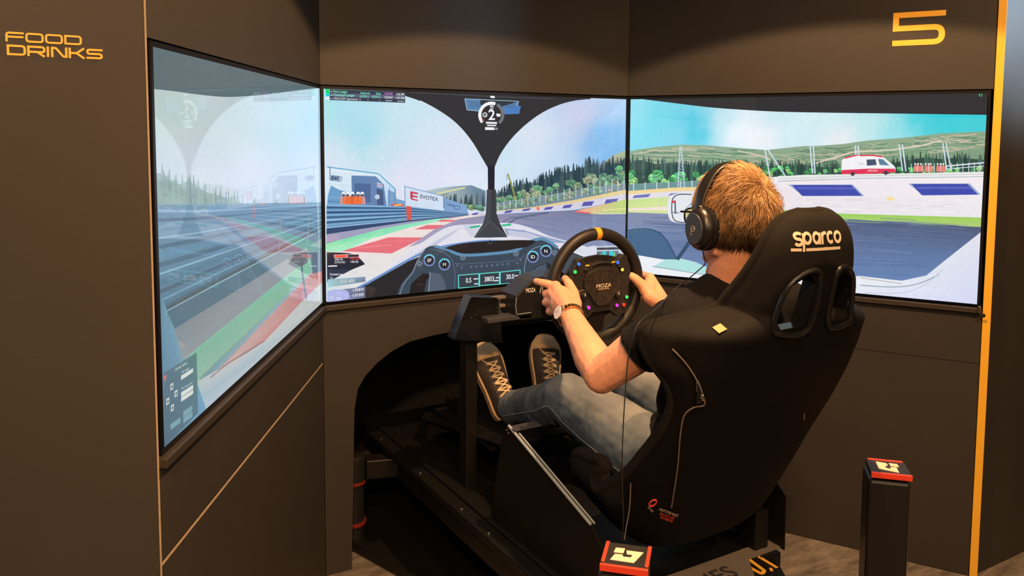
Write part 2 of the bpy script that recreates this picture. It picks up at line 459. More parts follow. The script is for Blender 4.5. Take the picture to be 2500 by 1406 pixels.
# dark recess behind the leg opening
tag(obj('wall_recess', boxb((-1.6, 0.95, 0.002), (1.6, 0.98, WH)), M_ceil), kind='structure')
for sx_, nm_ in ((-4.42, 'wall_far_left'), (4.42, 'wall_far_right')): tag(obj(nm_, boxb((sx_ - .015, -5.87, 0.002), (sx_ + .015, 1.6, WH)), M_ceil), kind='structure')
tag(obj('wall_back', boxb((-4.4, -5.9, 0.002), (4.4, -5.87, WH)), M_ceil), kind='structure')

# ------------------------------------------------------------------ display pictures
def homog(src):
    """photo quad (TL, TR, BR, BL) -> unit square (0,1) (1,1) (1,0) (0,0)"""
    import numpy as np
    dst = [(0, 1), (1, 1), (1, 0), (0, 0)]; A = []
    for (x, y), (u, v) in zip(src, dst):
        A.append([x, y, 1, 0, 0, 0, -u * x, -u * y]); A.append([0, 0, 0, x, y, 1, -v * x, -v * y])
    h = np.linalg.solve(np.array(A, float), np.array([c for d in dst for c in d], float))
    def f(x, y):
        wv = h[6] * x + h[7] * y + 1
        return ((h[0] * x + h[1] * y + h[2]) / wv, (h[3] * x + h[4] * y + h[5]) / wv)
    return f
def clip01(P):
    for ax, lim, sg in ((0, 0, 1), (0, 1, -1), (1, 0, 1), (1, 1, -1)):
        out = []
        for i in range(len(P)):
            a, b = P[i - 1], P[i]
            da = (a[0][ax] - lim) * sg; db = (b[0][ax] - lim) * sg
            if (da >= 0) != (db >= 0):
                t = da / (da - db)
                out.append(((a[0][0] + (b[0][0] - a[0][0]) * t, a[0][1] + (b[0][1] - a[0][1]) * t), tuple(a[1][k] + (b[1][k] - a[1][k]) * t for k in range(3))))
            if db >= 0: out.append(b)
        P = out
        if len(P) < 3: return []
    return P
class Picture:
    def __init__(s, quad, M, x0):
        s.h = homog(quad); s.M = M; s.x0 = x0; s.polys = []; s.z = 0.0006; s.k = 0
    def poly(s, pts, col, step=True):
        """pts in photo pixels; col an sRGB triple or one per point"""
        cols = [col] * len(pts) if not isinstance(col[0], (tuple, list)) else col
        P = clip01([(s.h(*p), srgb(*c)) for p, c in zip(pts, cols)])
        if len(P) >= 3:
            s.polys.append((P, s.z))
        if step: s.z += 0.000012
        return s
    def line(s, pts, wd, col):
        L, R = stroke2d(pts, wd)
        for i in range(len(L) - 1):
            s.poly([tuple(R[i]), tuple(R[i + 1]), tuple(L[i + 1]), tuple(L[i])], col, False)
        s.z += 0.000012
    def disc(s, c, r, col, ry=None, n=20): s.poly(arc2(c[0], c[1], r, ry or r, 0, 360 * (n - 1) / n, n - 1), col)
    def ring(s, c, r, wd, col, a0=0, a1=360, ry=None): s.line(arc2(c[0], c[1], r, ry or r, a0, a1, 24), wd, col)
    def text(s, t, x, y, size, col, sl=0.0, sx=1.0, align='LEFT'):
        """baseline start (x, y) px, cap size px, sl = slope of the baseline (down positive)"""
        V, F = text_tris(t, align)
        for f in F:
            s.poly([(x + V[i][0] * size * sx, y + V[i][0] * size * sx * sl - V[i][1] * size) for i in f], col, False)
        s.z += 0.000012
    def sky(s, x0, y0, x1, y1, ctrl, nx=28, ny=14):
        def c(x, y):
            ws = 0; a = [0, 0, 0]
            for cx, cy, k in ctrl:
                wgt = 1 / ((((x - cx) ** 2 + (y - cy) ** 2) / 900.0) ** 1.6 + 0.12); ws += wgt
                for q in range(3): a[q] += k[q] * wgt
            n = noise.noise(Vector((x / 90, y / 60, 3))) * 7
            return tuple(min(255, a[q] / ws + n * (1, .5, .3)[q]) for q in range(3))
        for i in range(nx):
            for j in range(ny):
                X0, X1 = x0 + (x1 - x0) * i / nx, x0 + (x1 - x0) * (i + 1) / nx; Y0, Y1 = y0 + (y1 - y0) * j / ny, y0 + (y1 - y0) * (j + 1) / ny
                pts = [(X0, Y1), (X1, Y1), (X1, Y0), (X0, Y0)]
                s.poly(pts, [c(*p) for p in pts], False)
        s.z += 0.000012
    def conifer(s, x, yt, yb, wd, col):
        n = 5; L = []; R = []
        for k in range(n):
            t = (k + 1) / n; y = yt + (yb - yt) * t
            ww = wd * (0.25 + 0.75 * t) / 2
            L += [(x - ww * random.uniform(.8, 1.15), y), (x - ww * 0.5, y - (yb - yt) * 0.03)]
            R += [(x + ww * random.uniform(.8, 1.15), y), (x + ww * 0.5, y - (yb - yt) * 0.03)]
        s.poly([(x, yt)] + R[:-1] + [(x, yb)] + L[:-1][::-1], col, False)
    def bush(s, x, y, r, col):
        s._bush(x, y, r * .9, col)
        for q in range(3):
            if r > 4: s._bush(x + random.uniform(-.55, .55) * r, y + random.uniform(-.45, .35) * r, r * random.uniform(.45, .7), tuple(c * random.uniform(.86, 1.12) for c in col))
        for q in range(int(r * 1.6)):
            a = random.uniform(0, 2 * PI); d_ = random.uniform(0, .95) * r; e = random.choice((.72, .84, 1.14, 1.26)); s._bush(x + d_ * math.cos(a), y + d_ * math.sin(a) * .9, r * random.uniform(.12, .22), tuple(min(255, c * e) for c in col))
    def _bush(s, x, y, r, col):
        k = [r * random.uniform(.8, 1.15) for _ in range(11)]
        s.poly([(x + k[i] * math.cos(2 * PI * i / 11), y + k[i] * math.sin(2 * PI * i / 11) * .9) for i in range(11)], [tuple(c * (1.13 if math.sin(2 * PI * i / 11) < 0 else 0.78) for c in col) for i in range(11)], False)
        s.z += 0.000003
    def build(s, parent, name='picture', gain=1.0, lift=0.0):
        vs, fs, cs = [], [], []
        for P, z in s.polys:
            P = [(uv, tuple(c * gain + lift * m_ for c, m_ in zip(col, (.85, 1.0, 1.0)))) for uv, col in P]
            b = len(vs)
            for (u, v), c in P:
                vs.append(s.M @ Vector((s.x0 + u * SW, ZB + v * SH, z))); cs.append((*c, 1))
            fs.append(list(range(b, b + len(P))))
        me = bpy.data.meshes.new(name); me.from_pydata(vs, [], fs)
        ca = me.color_attributes.new('Col', 'FLOAT_COLOR', 'POINT')
        ca.data.foreach_set('color', [q for c in cs for q in c])
        me.materials.append(M_picture)
        o = bpy.data.objects.new(name, me); COL.objects.link(o); o.parent = parent
        o.matrix_parent_inverse = Matrix.Translation(-Vector(parent.location))
        return o
def smooth2(pts, n=5): return [(p.x, p.y) for p in catmull([(a, b, 0) for a, b in pts], n)]

def display(side, x0, label, quad):
    M = XF[side]
    base = M @ Vector((x0 + SW / 2, ZB, 0))
    t = thing('display', label, 'screen', base, 'three displays of the racing simulator')
    b = 0.0095; bm = NB()
    lbox(M, x0 - b, x0 + SW + b, ZT, ZT + b, -0.032, 0.0012, 0, bm); lbox(M, x0 - b, x0 + SW + b, ZB - b, ZB, -0.032, 0.0012, 0, bm)
    lbox(M, x0 - b, x0, ZB, ZT, -0.032, 0.0012, 0, bm); lbox(M, x0 + SW, x0 + SW + b, ZB, ZT, -0.032, 0.0012, 0, bm)
    obj('bezel', bm, M_bezel, t)
    obj('rear_case', lbox(M, x0, x0 + SW, ZB, ZT, -0.034, -0.0005), M_bezel, t)
    return t, Picture(quad, M, x0)

# ---- centre display
dc, P = display('front', -SW / 2, 'centre display showing the car nose, halo pillar and on-screen steering wheel',
                [(789.6, 216.6), (1529.6, 246), (1524.5, 659), (799.6, 735)])
P.sky(780, 205, 1535, 745, [(800, 240, (172, 228, 235)), (900, 330, (172, 222, 236)), (815, 400, (214, 228, 242)), (1000, 280, (200, 228, 240)), (1100, 400, (220, 227, 243)),
     (1000, 430, (224, 226, 243)), (1150, 440, (220, 230, 246)), (860, 270, (178, 224, 236)), (950, 360, (198, 224, 240)), (1060, 330, (212, 228, 242)), (1250, 400, (206, 228, 244)), (1300, 330, (212, 226, 242)), (1420, 280, (200, 208, 236)), (1500, 260, (180, 210, 243)),
     (1480, 340, (128, 186, 236)), (1520, 400, (120, 182, 236)), (1350, 420, (196, 220, 243)), (1200, 600, (200, 210, 230))])
P.poly([(1040, 466), (1075, 459), (1110, 455), (1155, 452), (1190, 466), (1190, 505), (1040, 505)], [(190, 200, 205), (180, 196, 200), (140, 166, 182), (112, 142, 164), (104, 134, 156), (90, 112, 124), (140, 155, 155)])
P.line([(1045, 478), (1075, 472), (1110, 464), (1140, 458)], 3, (225, 222, 160)); P.line([(1060, 483), (1100, 472)], 2, (110, 135, 120))
for k in range(26): P.conifer(random.uniform(1078, 1186), random.uniform(468, 484), 508, 7, random.choice([(52, 78, 88), (60, 88, 92), (42, 62, 76)]))
for k in range(9): P.bush(1118 + k * 8, 507 + random.uniform(-3, 3), 8, random.choice([(110, 150, 130), (150, 165, 120), (90, 135, 120)]))
# hill and forest on the right
P.poly([(1470, 402), (1500, 380), (1530, 368), (1530, 440), (1470, 440)], [(170, 175, 160), (180, 180, 160), (165, 190, 150), (120, 140, 120), (120, 140, 120)])
sk = [(1205, 468), (1225, 462), (1245, 450), (1262, 440), (1285, 434), (1300, 446), (1325, 425), (1350, 413), (1380, 408), (1400, 402), (1420, 398), (1440, 386), (1460, 392), (1480, 396), (1500, 384), (1530, 390)]
def skl(x, S):
    for (a, ya), (b, yb) in zip(S, S[1:]):
        if a <= x <= b: return ya + (yb - ya) * (x - a) / (b - a)
    return S[-1][1]
def low(x): return 512 - (x - 1205) * 0.165
P.poly([(x, skl(x, sk) + 16) for x in range(1207, 1530, 8)] + [(1530, 460), (1207, 512)], (50, 72, 82))
for k in range(260):
    x = random.uniform(1208, 1528); yt = skl(x, sk) + random.uniform(-6, 18)
    P.conifer(x, yt, yt + random.uniform(34, 52), random.uniform(8, 12), random.choice([(38, 58, 72), (48, 72, 84), (60, 86, 92), (80, 104, 104), (34, 52, 62)]))
P.z += 1e-5
for k in range(70):
    x = random.uniform(1210, 1528); y = low(x) - random.uniform(2, 46) * (0.5 + (x - 1200) / 500)
    P.bush(x, y, random.uniform(7, 13), random.choice([(92, 150, 118), (120, 165, 128), (150, 165, 130), (80, 132, 104), (130, 150, 125), (100, 170, 125)]))
P.line([(1242, 424), (1250, 448), (1268, 506)], 3.5, (150, 150, 70)); P.line([(1240, 426), (1240, 440)], 1.5, (110, 130, 160))
P.poly([(1215, 495), (1530, 446), (1530, 476), (1215, 517)], (128, 150, 160))
for k in range(7): P.line([(1215, 498 + k * 2.9), (1530, 449 + k * 3.9)], 0.9, (90, 120, 145))
for k in range(70):
    x = random.uniform(1216, 1528); y = low(x) - random.uniform(2, 14)
    P.bush(x, y + 4, random.uniform(4, 7), random.choice([(120, 160, 130), (160, 170, 140), (110, 150, 130)]))
for k in range(22):
    x = 1218 + k * 14.5; y = low(x)
    P.line([(x, y - 16 - k * .6), (x, y + 3)], 1.6, (200, 215, 228))
P.poly([(1190, 516), (1300, 505), (1400, 488), (1530, 462), (1530, 476), (1400, 500), (1300, 514), (1190, 521)], (226, 204, 150))
P.poly([(1145, 520), (1250, 512), (1320, 506), (1400, 495), (1530, 472), (1530, 488), (1400, 510), (1320, 514), (1250, 519), (1150, 526)], (212, 208, 226))
for a, b, c, d in [(1152, 1172, 518, 524), (1232, 1255, 512, 519), (1275, 1299, 508, 514), (1328, 1353, 504, 511), (1373, 1399, 499, 507), (1420, 1451, 491, 502), (1475, 1509, 485, 496)]:
    P.poly([(a + 5, c + 1.5), (b, c - 1), (b - 6, d - 1), (a, d + 1)], (88, 88, 172))
P.poly([(1312, 505), (1318, 504), (1318, 512), (1312, 512)], (240, 110, 80))
# buildings at the left
P.poly([(797, 407), (925, 424), (966, 460), (968, 506), (797, 506)], [(222, 238, 246), (214, 232, 246), (190, 215, 240), (180, 205, 235), (200, 225, 242)])
P.line([(797, 407), (925, 424), (966, 461), (967, 490)], 2.6, (80, 165, 205)); P.line([(805, 408), (805, 440)], 2, (60, 90, 130))
for k in range(5): P.line([(800, 420 + k * 14), (862, 425 + k * 14)], 0.8, (190, 205, 220))
P.poly([(858, 428), (862, 428), (918, 430), (938, 450), (945, 502), (860, 502)], (96, 132, 178))
P.poly([(866, 447), (906, 448), (906, 494), (864, 494)], (70, 104, 152)); P.poly([(921, 444), (934, 448), (936, 458), (922, 457)], (170, 190, 220)); P.line([(924, 450), (934, 452)], 1.6, (220, 110, 120))
P.poly([(920, 460), (936, 464), (938, 500), (922, 500)], (60, 90, 130)); P.disc((922, 480), 6, (190, 205, 225))
P.poly([(808, 426), (837, 430), (833, 444), (804, 441)], (165, 190, 212)); P.poly([(809, 428), (828, 430), (826, 441), (807, 439)], (70, 95, 125)); P.ring((819, 435), 5, 1.5, (150, 175, 200))
P.poly([(808, 452), (822, 460), (850, 470), (862, 506), (798, 506), (800, 478)], (104, 158, 200)); P.line([(800, 480), (850, 484)], 1.5, (140, 180, 215)); P.line([(800, 490), (860, 494)], 1.5, (60, 110, 160))
P.poly([(948, 462), (966, 470), (970, 485), (990, 490), (992, 506), (948, 506)], (120, 160, 200)); P.line([(952, 455), (952, 500)], 1.2, (90, 130, 175)); P.line([(965, 462), (965, 500)], 1.2, (90, 130, 175))
for x, c in ((838, (205, 150, 150)), (884, (205, 150, 150)), (848, (236, 120, 66)), (860, (230, 104, 60)), (874, (240, 116, 60))):
    P.poly([(x - 8, 498), (x - 8, 484), (x - 4, 477), (x + 5, 477), (x + 9, 484), (x + 9, 498)], c)
    P.line([(x, 480), (x, 496)], 1.2, (190, 80, 50)); P.disc((x + 1, 472), 4.6, (235, 240, 246)); P.disc((x + 1, 476), 3.2, (70, 80, 105))
P.poly([(988, 454), (1084, 478), (1085, 514), (990, 506)], (206, 222, 242)); P.line([(988, 454), (1084, 478)], 2, (120, 160, 205)); P.line([(989, 454), (991, 505)], 2, (120, 150, 190))
P.poly([(1003, 466), (1022, 470), (1022, 474), (1009, 472), (1009, 476), (1021, 478), (1021, 482), (1009, 480), (1009, 484), (1022, 487), (1022, 490), (1006, 487), (1003, 482)], (196, 60, 84))
P.text('EVOTEX', 1027, 483, 12.5, (40, 40, 80), 0.17, 0.95)
P.poly([(1086, 482), (1096, 485), (1140, 500), (1146, 522), (1086, 514)], (126, 162, 206)); P.text('TREX', 1093, 501, 8, (50, 70, 120), 0.2); P.ring((1118, 506), 8, 1.3, (60, 90, 140), ry=4)
P.poly([(955, 500), (965, 496), (985, 498), (990, 504), (955, 504)], (220, 60, 70)); P.poly([(962, 499), (980, 497), (984, 500), (964, 502)], (250, 190, 70))
# steel barrier
bt = [(797, 497), (1000, 503), (1146, 521)]; bb = [(797, 558), (1000, 537), (1146, 524)]
P.poly(bt + bb[::-1], [(88, 134, 178), (84, 128, 170), (90, 120, 160), (90, 120, 160), (66, 106, 150), (70, 116, 162)])
for k, (c, wd) in enumerate([((130, 178, 214), 3), ((50, 86, 128), 2.4), ((108, 158, 200), 3.4), ((44, 78, 120), 2.6), ((128, 176, 212), 2.6), ((60, 98, 140), 2.6), ((140, 186, 218), 3), ((56, 92, 134), 2.6), ((118, 166, 204), 3.4), ((150, 190, 222), 2)]):
    t = (k + .5) / 10
    P.poly([(797, 497 + 61 * t - wd), (1000, 503 + 34 * t - wd * .5), (1146, 521 + 3 * t), (1000, 503 + 34 * t + wd * .4), (797, 497 + 61 * t + wd * .7)], c)
P.poly([(797, 557), (1000, 536), (1146, 523), (1146, 526), (1000, 541), (797, 572)], (46, 72, 112))
P.poly([(797, 571), (1000, 540), (1146, 524), (1190, 522), (1100, 534), (940, 566), (797, 596)], (158, 158, 188)); P.line([(797, 592), (1060, 536)], 1.2, (70, 100, 130))
P.poly([(993, 502), (1006, 503), (1006, 536), (995, 536)], (214, 88, 84))
P.poly([(797, 593), (940, 556), (1065, 533), (1100, 531), (1090, 536), (1000, 556), (905, 584), (840, 614), (797, 616)], [(120, 222, 170), (150, 232, 190), (140, 226, 190), (130, 215, 180), (160, 230, 200), (160, 232, 196), (165, 235, 200), (168, 236, 205), (150, 230, 190)])
P.poly([(797, 613), (840, 613), (905, 583), (1000, 555), (1095, 534), (1150, 524), (1200, 524), (1150, 545), (1060, 600), (1000, 640), (880, 700), (797, 735)], [(226, 220, 222), (236, 222, 222), (244, 226, 222), (240, 222, 216), (238, 220, 216), (236, 222, 214), (236, 222, 214), (240, 226, 218), (240, 228, 220), (230, 226, 222), (222, 226, 228), (205, 226, 228)])
for q in ([(1078, 535), (1119, 536), (1108, 540), (1070, 540)], [(1045, 548), (1097, 548), (1074, 558), (1012, 559)], [(950, 578), (1037, 578), (958, 617), (834, 612)]):
    P.poly(q, (228, 112, 124))
P.line([(870, 604), (960, 596)], 3, (240, 134, 140)); P.line([(940, 588), (1010, 586)], 2, (238, 128, 134))
# track
P.poly([(1000, 601), (1060, 560), (1120, 534), (1190, 524), (1260, 519), (1400, 512), (1440, 505), (1530, 486), (1530, 640), (1400, 600), (1240, 572), (1150, 560)],
       [(170, 160, 188), (164, 156, 186), (160, 152, 180), (140, 140, 172), (120, 128, 160), (116, 124, 156), (116, 124, 156), (118, 130, 166), (126, 142, 180), (140, 148, 186), (150, 150, 184), (168, 158, 188)])
for k in range(150):
    x = random.uniform(1230, 1500); y = random.uniform(520, 605); l = random.uniform(30, 120); g = 122 + (y - 520) * .22; e = random.uniform(-11, 10)
    P.line([(x, y), (x + l * .5, y + l * .07), (x + l, y + l * .2)], random.uniform(.6, 1.8), (g + e - 4, g + 10 + e, g + 44 + e))
P.line([(1240, 545), (1262, 532), (1300, 524), (1340, 518)], 4, (92, 104, 136)); P.line([(1226, 542), (1250, 530), (1280, 527)], 3, (104, 112, 144))
P.poly([(1400, 517), (1415, 511), (1450, 503), (1530, 485), (1530, 521), (1460, 522)], [(226, 110, 120), (240, 170, 150), (240, 200, 110), (178, 208, 112), (190, 210, 120), (205, 205, 140)])
P.line([(1404, 516), (1440, 519)], 3, (232, 90, 110)); P.line([(1460, 521), (1530, 520)], 1.6, (222, 222, 200)); P.line([(1468, 512), (1530, 508)], 3, (222, 222, 150))
# white car nose
P.poly(smooth2([(870, 700), (940, 660), (985, 620), (1040, 585), (1075, 562), (1110, 549), (1170, 545), (1215, 542), (1262, 545), (1300, 556), (1345, 575), (1400, 590), (1450, 606), (1530, 640)], 3) + [(1530, 670), (1330, 600), (1200, 590), (1000, 640), (800, 735), (797, 722)], (222, 222, 234))
P.poly([(870, 700), (1000, 628), (1085, 575), (1130, 552), (1100, 575), (1030, 620), (960, 655)], (196, 198, 216)); P.poly([(1130, 548), (1160, 546), (1190, 572), (1150, 576)], (206, 208, 224))
P.poly([(1232, 556), (1280, 560), (1330, 575), (1400, 592), (1350, 590), (1260, 575), (1240, 572)], (150, 164, 198)); P.poly([(1240, 560), (1290, 566), (1340, 584), (1290, 580), (1245, 572)], (196, 200, 220))
P.poly([(1147, 552), (1172, 548), (1176, 552), (1150, 556)], (40, 180, 130)); P.poly([(1224, 547), (1248, 544), (1250, 549), (1228, 551)], (40, 190, 140))
P.line(smooth2([(797, 738), (900, 688), (1000, 632), (1060, 606), (1130, 592), (1200, 586), (1290, 592)], 4), 5, (98, 142, 202))
# cockpit interior
P.poly([(797, 745), (820, 727), (900, 691), (1000, 635), (1060, 610), (1130, 593), (1200, 587), (1290, 592), (1350, 602), (1400, 614), (1470, 642), (1530, 668), (1530, 690), (1200, 730)], (28, 33, 40))
P.poly([(1400, 606), (1460, 634), (1530, 665), (1530, 610), (1450, 597)], (216, 220, 234)); P.poly([(1372, 612), (1400, 616), (1470, 644), (1460, 665), (1360, 680)], (66, 78, 88))
# game steering wheel
wo = smooth2([(970, 722), (982, 690), (1008, 658), (1022, 630), (1040, 605), (1062, 598), (1085, 604), (1130, 622), (1200, 620), (1265, 610), (1292, 590), (1322, 581), (1350, 592), (1378, 620), (1382, 645), (1350, 690), (1335, 710)], 4)
P.poly(wo + [(1335, 730), (970, 740)], (52, 70, 86))
P.poly([(1000, 722), (1006, 690), (1034, 664), (1060, 668), (1044, 680), (1036, 720)], (20, 24, 30)); P.poly([(1052, 662), (1078, 666), (1090, 690), (1090, 720), (1048, 722)], (78, 94, 112)); P.line([(1052, 662), (1048, 718)], 1.6, (150, 165, 185))
P.line(smooth2([(978, 716), (988, 690), (1010, 662), (1020, 636), (1040, 605)], 3), 2.2, (126, 140, 160))
P.line(smooth2([(1062, 599), (1092, 606), (1130, 620), (1200, 617), (1262, 608), (1292, 589), (1322, 581), (1345, 590), (1362, 602)], 4), 7, (92, 142, 178))
P.poly(smooth2([(1086, 603), (1120, 594), (1160, 589), (1200, 586), (1250, 584), (1290, 584), (1308, 586), (1300, 594), (1280, 602), (1230, 606), (1160, 612), (1120, 612), (1086, 603)], 3), (26, 27, 31)); P.ring((1198, 589), 4.5, 1.5, (70, 84, 100))
P.line(smooth2([(1052, 606), (1080, 612), (1104, 630), (1112, 660), (1112, 705)], 4), 1.8, (84, 108, 128)); P.line(smooth2([(1282, 690), (1282, 650), (1288, 622), (1300, 606), (1322, 598)], 4), 2.2, (110, 132, 152))
P.line([(1112, 640), (1130, 642), (1255, 634), (1272, 628), (1284, 620)], 1.4, (84, 104, 124)); P.poly([(1300, 655), (1312, 642), (1332, 638), (1338, 690), (1300, 694)], (70, 86, 104)); P.line([(1302, 656), (1312, 646), (1332, 640)], 2.4, (30, 36, 44)); P.poly([(1336, 636), (1352, 648), (1340, 672)], (26, 30, 38))
for x, y, t in ((1050, 633, 'SF'), (1087, 643, 'M'), (1302, 624, 'ID'), (1333.5, 610, 'N')):
    P.disc((x, y), 14, (22, 27, 35)); P.ring((x, y), 13, 3, (120, 140, 200)); P.ring((x, y), 13, 3, (110, 215, 240), 200, 340); P.ring((x, y), 10, 1.2, (60, 80, 100)); P.text(t, x, y + 4.2, 11.5, (235, 240, 245), 0, 1, 'CENTER')
for x, y in ((1132, 626), (1261, 616), (1026, 641), (1355, 614)): P.ring((x, y), 6.5, 1.6, (104, 124, 146)); P.ring((x, y), 3.4, 1.8, (130, 150, 170))
for k in range(8): P.disc((1152 + k * 12.8, 649 - k * 1.1), 3.2, (82, 104, 126), n=10)
for x, y in ((1118, 645), (1129, 650), (1264, 639), (1273, 632)): P.disc((x, y), 3.2, (78, 100, 122), n=10)
for q in ([(1121, 669), (1171, 665), (1171, 696), (1122, 700)], [(1173, 665), (1221, 661), (1221, 690), (1173, 694)], [(1223, 661), (1271, 656), (1271, 686), (1223, 690)]):
    P.poly(q, (44, 58, 70)); P.line(q + [q[0]], 2, (96, 222, 214))
P.text('0.5', 1139, 687, 16, (240, 244, 246), -0.08, .72); P.text('3803', 1184, 684, 16, (240, 244, 246), -0.08, .76); P.text('30.0', 1237, 678, 16, (240, 244, 246), -0.08, .72)
for x, y, l in ((1158, 678, 11), (1160, 690, 9), (1212, 675, 8), (1208, 682, 11), (1258, 670, 10), (1259, 681, 10)): P.line([(x, y), (x + l, y - 1)], 2.6, (225, 232, 238))
P.poly([(1122, 702), (1171, 697), (1221, 692), (1221, 698), (1122, 708)], (60, 90, 110))
# halo
hd = (36, 43, 49)
P.poly([(985, 230)] + smooth2([(990, 236), (1025, 248), (1060, 266), (1100, 292), (1130, 320), (1155, 352), (1175, 385), (1192, 412)], 3) + [(1192, 462), (1208, 462), (1208, 410)] + smooth2([(1208, 408), (1220, 380), (1240, 350), (1262, 325), (1290, 300), (1325, 276), (1365, 258), (1400, 249), (1425, 246), (1440, 245)], 3) + [(1440, 220), (985, 215)], hd)
P.line([(1000, 227), (1100, 232), (1200, 238), (1350, 244)], 1.6, (70, 78, 86))
P.line(smooth2([(1025, 247), (1060, 265), (1100, 291), (1130, 319), (1155, 351), (1175, 384), (1191, 411)], 3), 1.2, (236, 244, 250))
P.poly([(1191, 405), (1208, 405), (1207, 466), (1192, 466)], (14, 24, 44))
P.poly([(1189, 462), (1211, 462), (1213, 520), (1222, 545), (1240, 576), (1200, 578), (1158, 578), (1180, 545), (1187, 520)], (48, 54, 62)); P.poly([(1189, 462), (1200, 462), (1199, 578), (1158, 578), (1180, 545), (1187, 520)], (62, 68, 76))
P.poly([(1198, 537), (1222, 560), (1240, 577), (1158, 578), (1180, 556)], (56, 62, 72)); P.line([(1160, 577), (1198, 538), (1238, 576)], 1.4, (92, 98, 106))
P.poly([(1134, 243), (1172, 246), (1172, 258), (1225, 262), (1265, 250), (1262, 262), (1271, 260), (1267, 280), (1232, 281), (1200, 276), (1170, 272), (1140, 270)], (84, 128, 172)); P.line([(1134, 243), (1265, 250), (1262, 263)], 1.6, (150, 190, 220)); P.line([(1134, 243), (1140, 270), (1170, 273)], 1.6, (150, 190, 220))
P.poly([(1232, 264), (1271, 260), (1267, 280), (1232, 281)], (70, 124, 190))
for k in range(3): P.line([(1145, 251 + k * 5), (1255, 256 + k * 4)], 0.9, (50, 80, 115))
P.disc((1199, 281), 25, (34, 40, 48)); P.ring((1199, 282), 28, 7, (110, 116, 124), -60, 45); P.ring((1199, 282), 28, 7.5, (242, 245, 248), 140, 290); P.ring((1199, 282), 24, 4, (210, 70, 70), 140, 155)
P.text('2', 1200, 294, 35, (248, 250, 252), 0, 1.0, 'CENTER'); P.text('46', 1200, 265, 11, (230, 235, 240), 0, .9, 'CENTER'); P.ring((1183.5, 282), 5, 1.8, (235, 238, 242)); P.text('13', 1184, 285, 7, (235, 238, 242), 0, .8, 'CENTER')
P.poly([(1211, 279), (1222, 280), (1220, 287), (1212, 286)], (240, 242, 245)); P.poly([(1196, 236), (1207, 237), (1207, 242), (1197, 241)], (240, 243, 246)); P.line([(1195, 267.5), (1204, 268)], 2, (225, 230, 235))
P.line([(1186, 301), (1213, 302)], 5, (225, 230, 236)); P.line([(1189, 307.5), (1211, 308)], 3, (235, 238, 242)); P.line([(1184, 315), (1206, 315.5)], 6.5, (245, 247, 250)); P.line([(1206, 315.5), (1215, 316)], 5, (130, 140, 155))
# leaderboard
P.poly([(791, 217), (801, 217.5), (802, 236), (793, 236)], (0, 215, 120)); P.poly([(792, 229), (802, 229), (802, 236), (793, 236)], (0, 210, 215)); P.poly([(793, 236), (802, 236), (802, 244), (793, 243)], (240, 240, 240))
P.poly([(802, 218), (988, 225), (988, 252), (802, 244.5)], (46, 58, 76)); P.poly([(802, 227), (988, 235), (988, 243), (802, 235.5)], (88, 100, 124))
for i, (a, cA) in enumerate((('Paul Loeger', (120, 240, 190)), ('Christoph Loeger', (140, 240, 215)), ('VRROOM Spectator 2', (230, 235, 240)))):
    y = 226 + i * 8.6; P.line([(804, y - 2), (809, y - 2)], 1.6, (225, 230, 236)); P.text(a, 811, y, 8, cA, 0.035, .92)
P.text('Interval', 878, 230, 7.5, (110, 240, 190), .035); P.text('Gap', 916, 231.5, 7.5, (110, 240, 190), .035)
P.text('+0.272 s', 876, 238.5, 7.5, (130, 240, 210), .035, .85); P.text('+0.272 s', 905, 239.5, 7.5, (130, 240, 210), .035, .85)
P.text('1:35.539', 936, 232, 7.5, (238, 130, 240), .035, .82); P.text('1:36.349', 965, 233.5, 7.5, (240, 242, 245), .035, .82); P.text('1:35.810', 936, 241, 7.5, (240, 242, 245), .035, .82); P.text('1:37.330', 965, 242.5, 7.5, (240, 242, 245), .035, .82)
P.line([(940, 246.5), (956, 247)], 1.6, (200, 205, 212)); P.line([(969, 247.8), (985, 248.4)], 1.6, (200, 205, 212)); P.line([(895, 244.5), (898, 244.7)], 1.2, (200, 205, 212)); P.line([(924, 246), (927, 246.2)], 1.2, (200, 205, 212))
# timing panels
P.poly(smooth2([(797, 614), (850, 616), (870, 622), (884, 634), (892, 643)], 3) + [(862, 655), (840, 662), (797, 680)], (26, 36, 54)); P.poly([(797, 655), (862, 655), (797, 688)], (40, 54, 76))
P.poly([(815, 620), (878, 618), (878, 626), (816, 628)], (240, 196, 196)); P.poly([(817, 621), (847, 620.5), (847, 626), (817, 627)], (255, 84, 62)); P.poly([(849, 620), (876, 619.5), (876, 625), (849, 626)], (36, 40, 58))
P.text('DELTA', 817, 634, 6.8, (240, 240, 245), -.02); P.text('ESTIMATED', 817, 641, 6.8, (240, 240, 245), -.02, .75); P.text('+0.732', 855, 632, 8.5, (255, 70, 80), -.02, .95); P.text('1:36:162', 855, 639.5, 7.5, (240, 240, 245), -.02, .8)
P.line([(801, 648), (823, 647)], 3, (226, 232, 240))
P.text('Current Lap', 805, 670, 8, (244, 246, 248), 0, .8); P.text('Lap', 805, 678, 7, (200, 215, 220), 0, .8); P.text('14 -', 857, 668, 14, (205, 214, 214), 0, 1)
P.poly([(800, 680), (893, 673), (893, 685), (800, 700)], [(160, 200, 210), (126, 146, 176), (104, 118, 142), (170, 210, 216)]); P.text('0:25.405', 831, 688, 11, (214, 222, 222), -.05, .95)
P.poly([(800, 708), (893, 697), (893, 710), (800, 722)], [(140, 150, 190), (92, 104, 132), (92, 104, 132), (140, 150, 190)]); P.poly([(800, 722.5), (893, 711), (893, 724), (800, 735)], [(150, 160, 215), (98, 110, 140), (98, 110, 140), (170, 176, 226)])
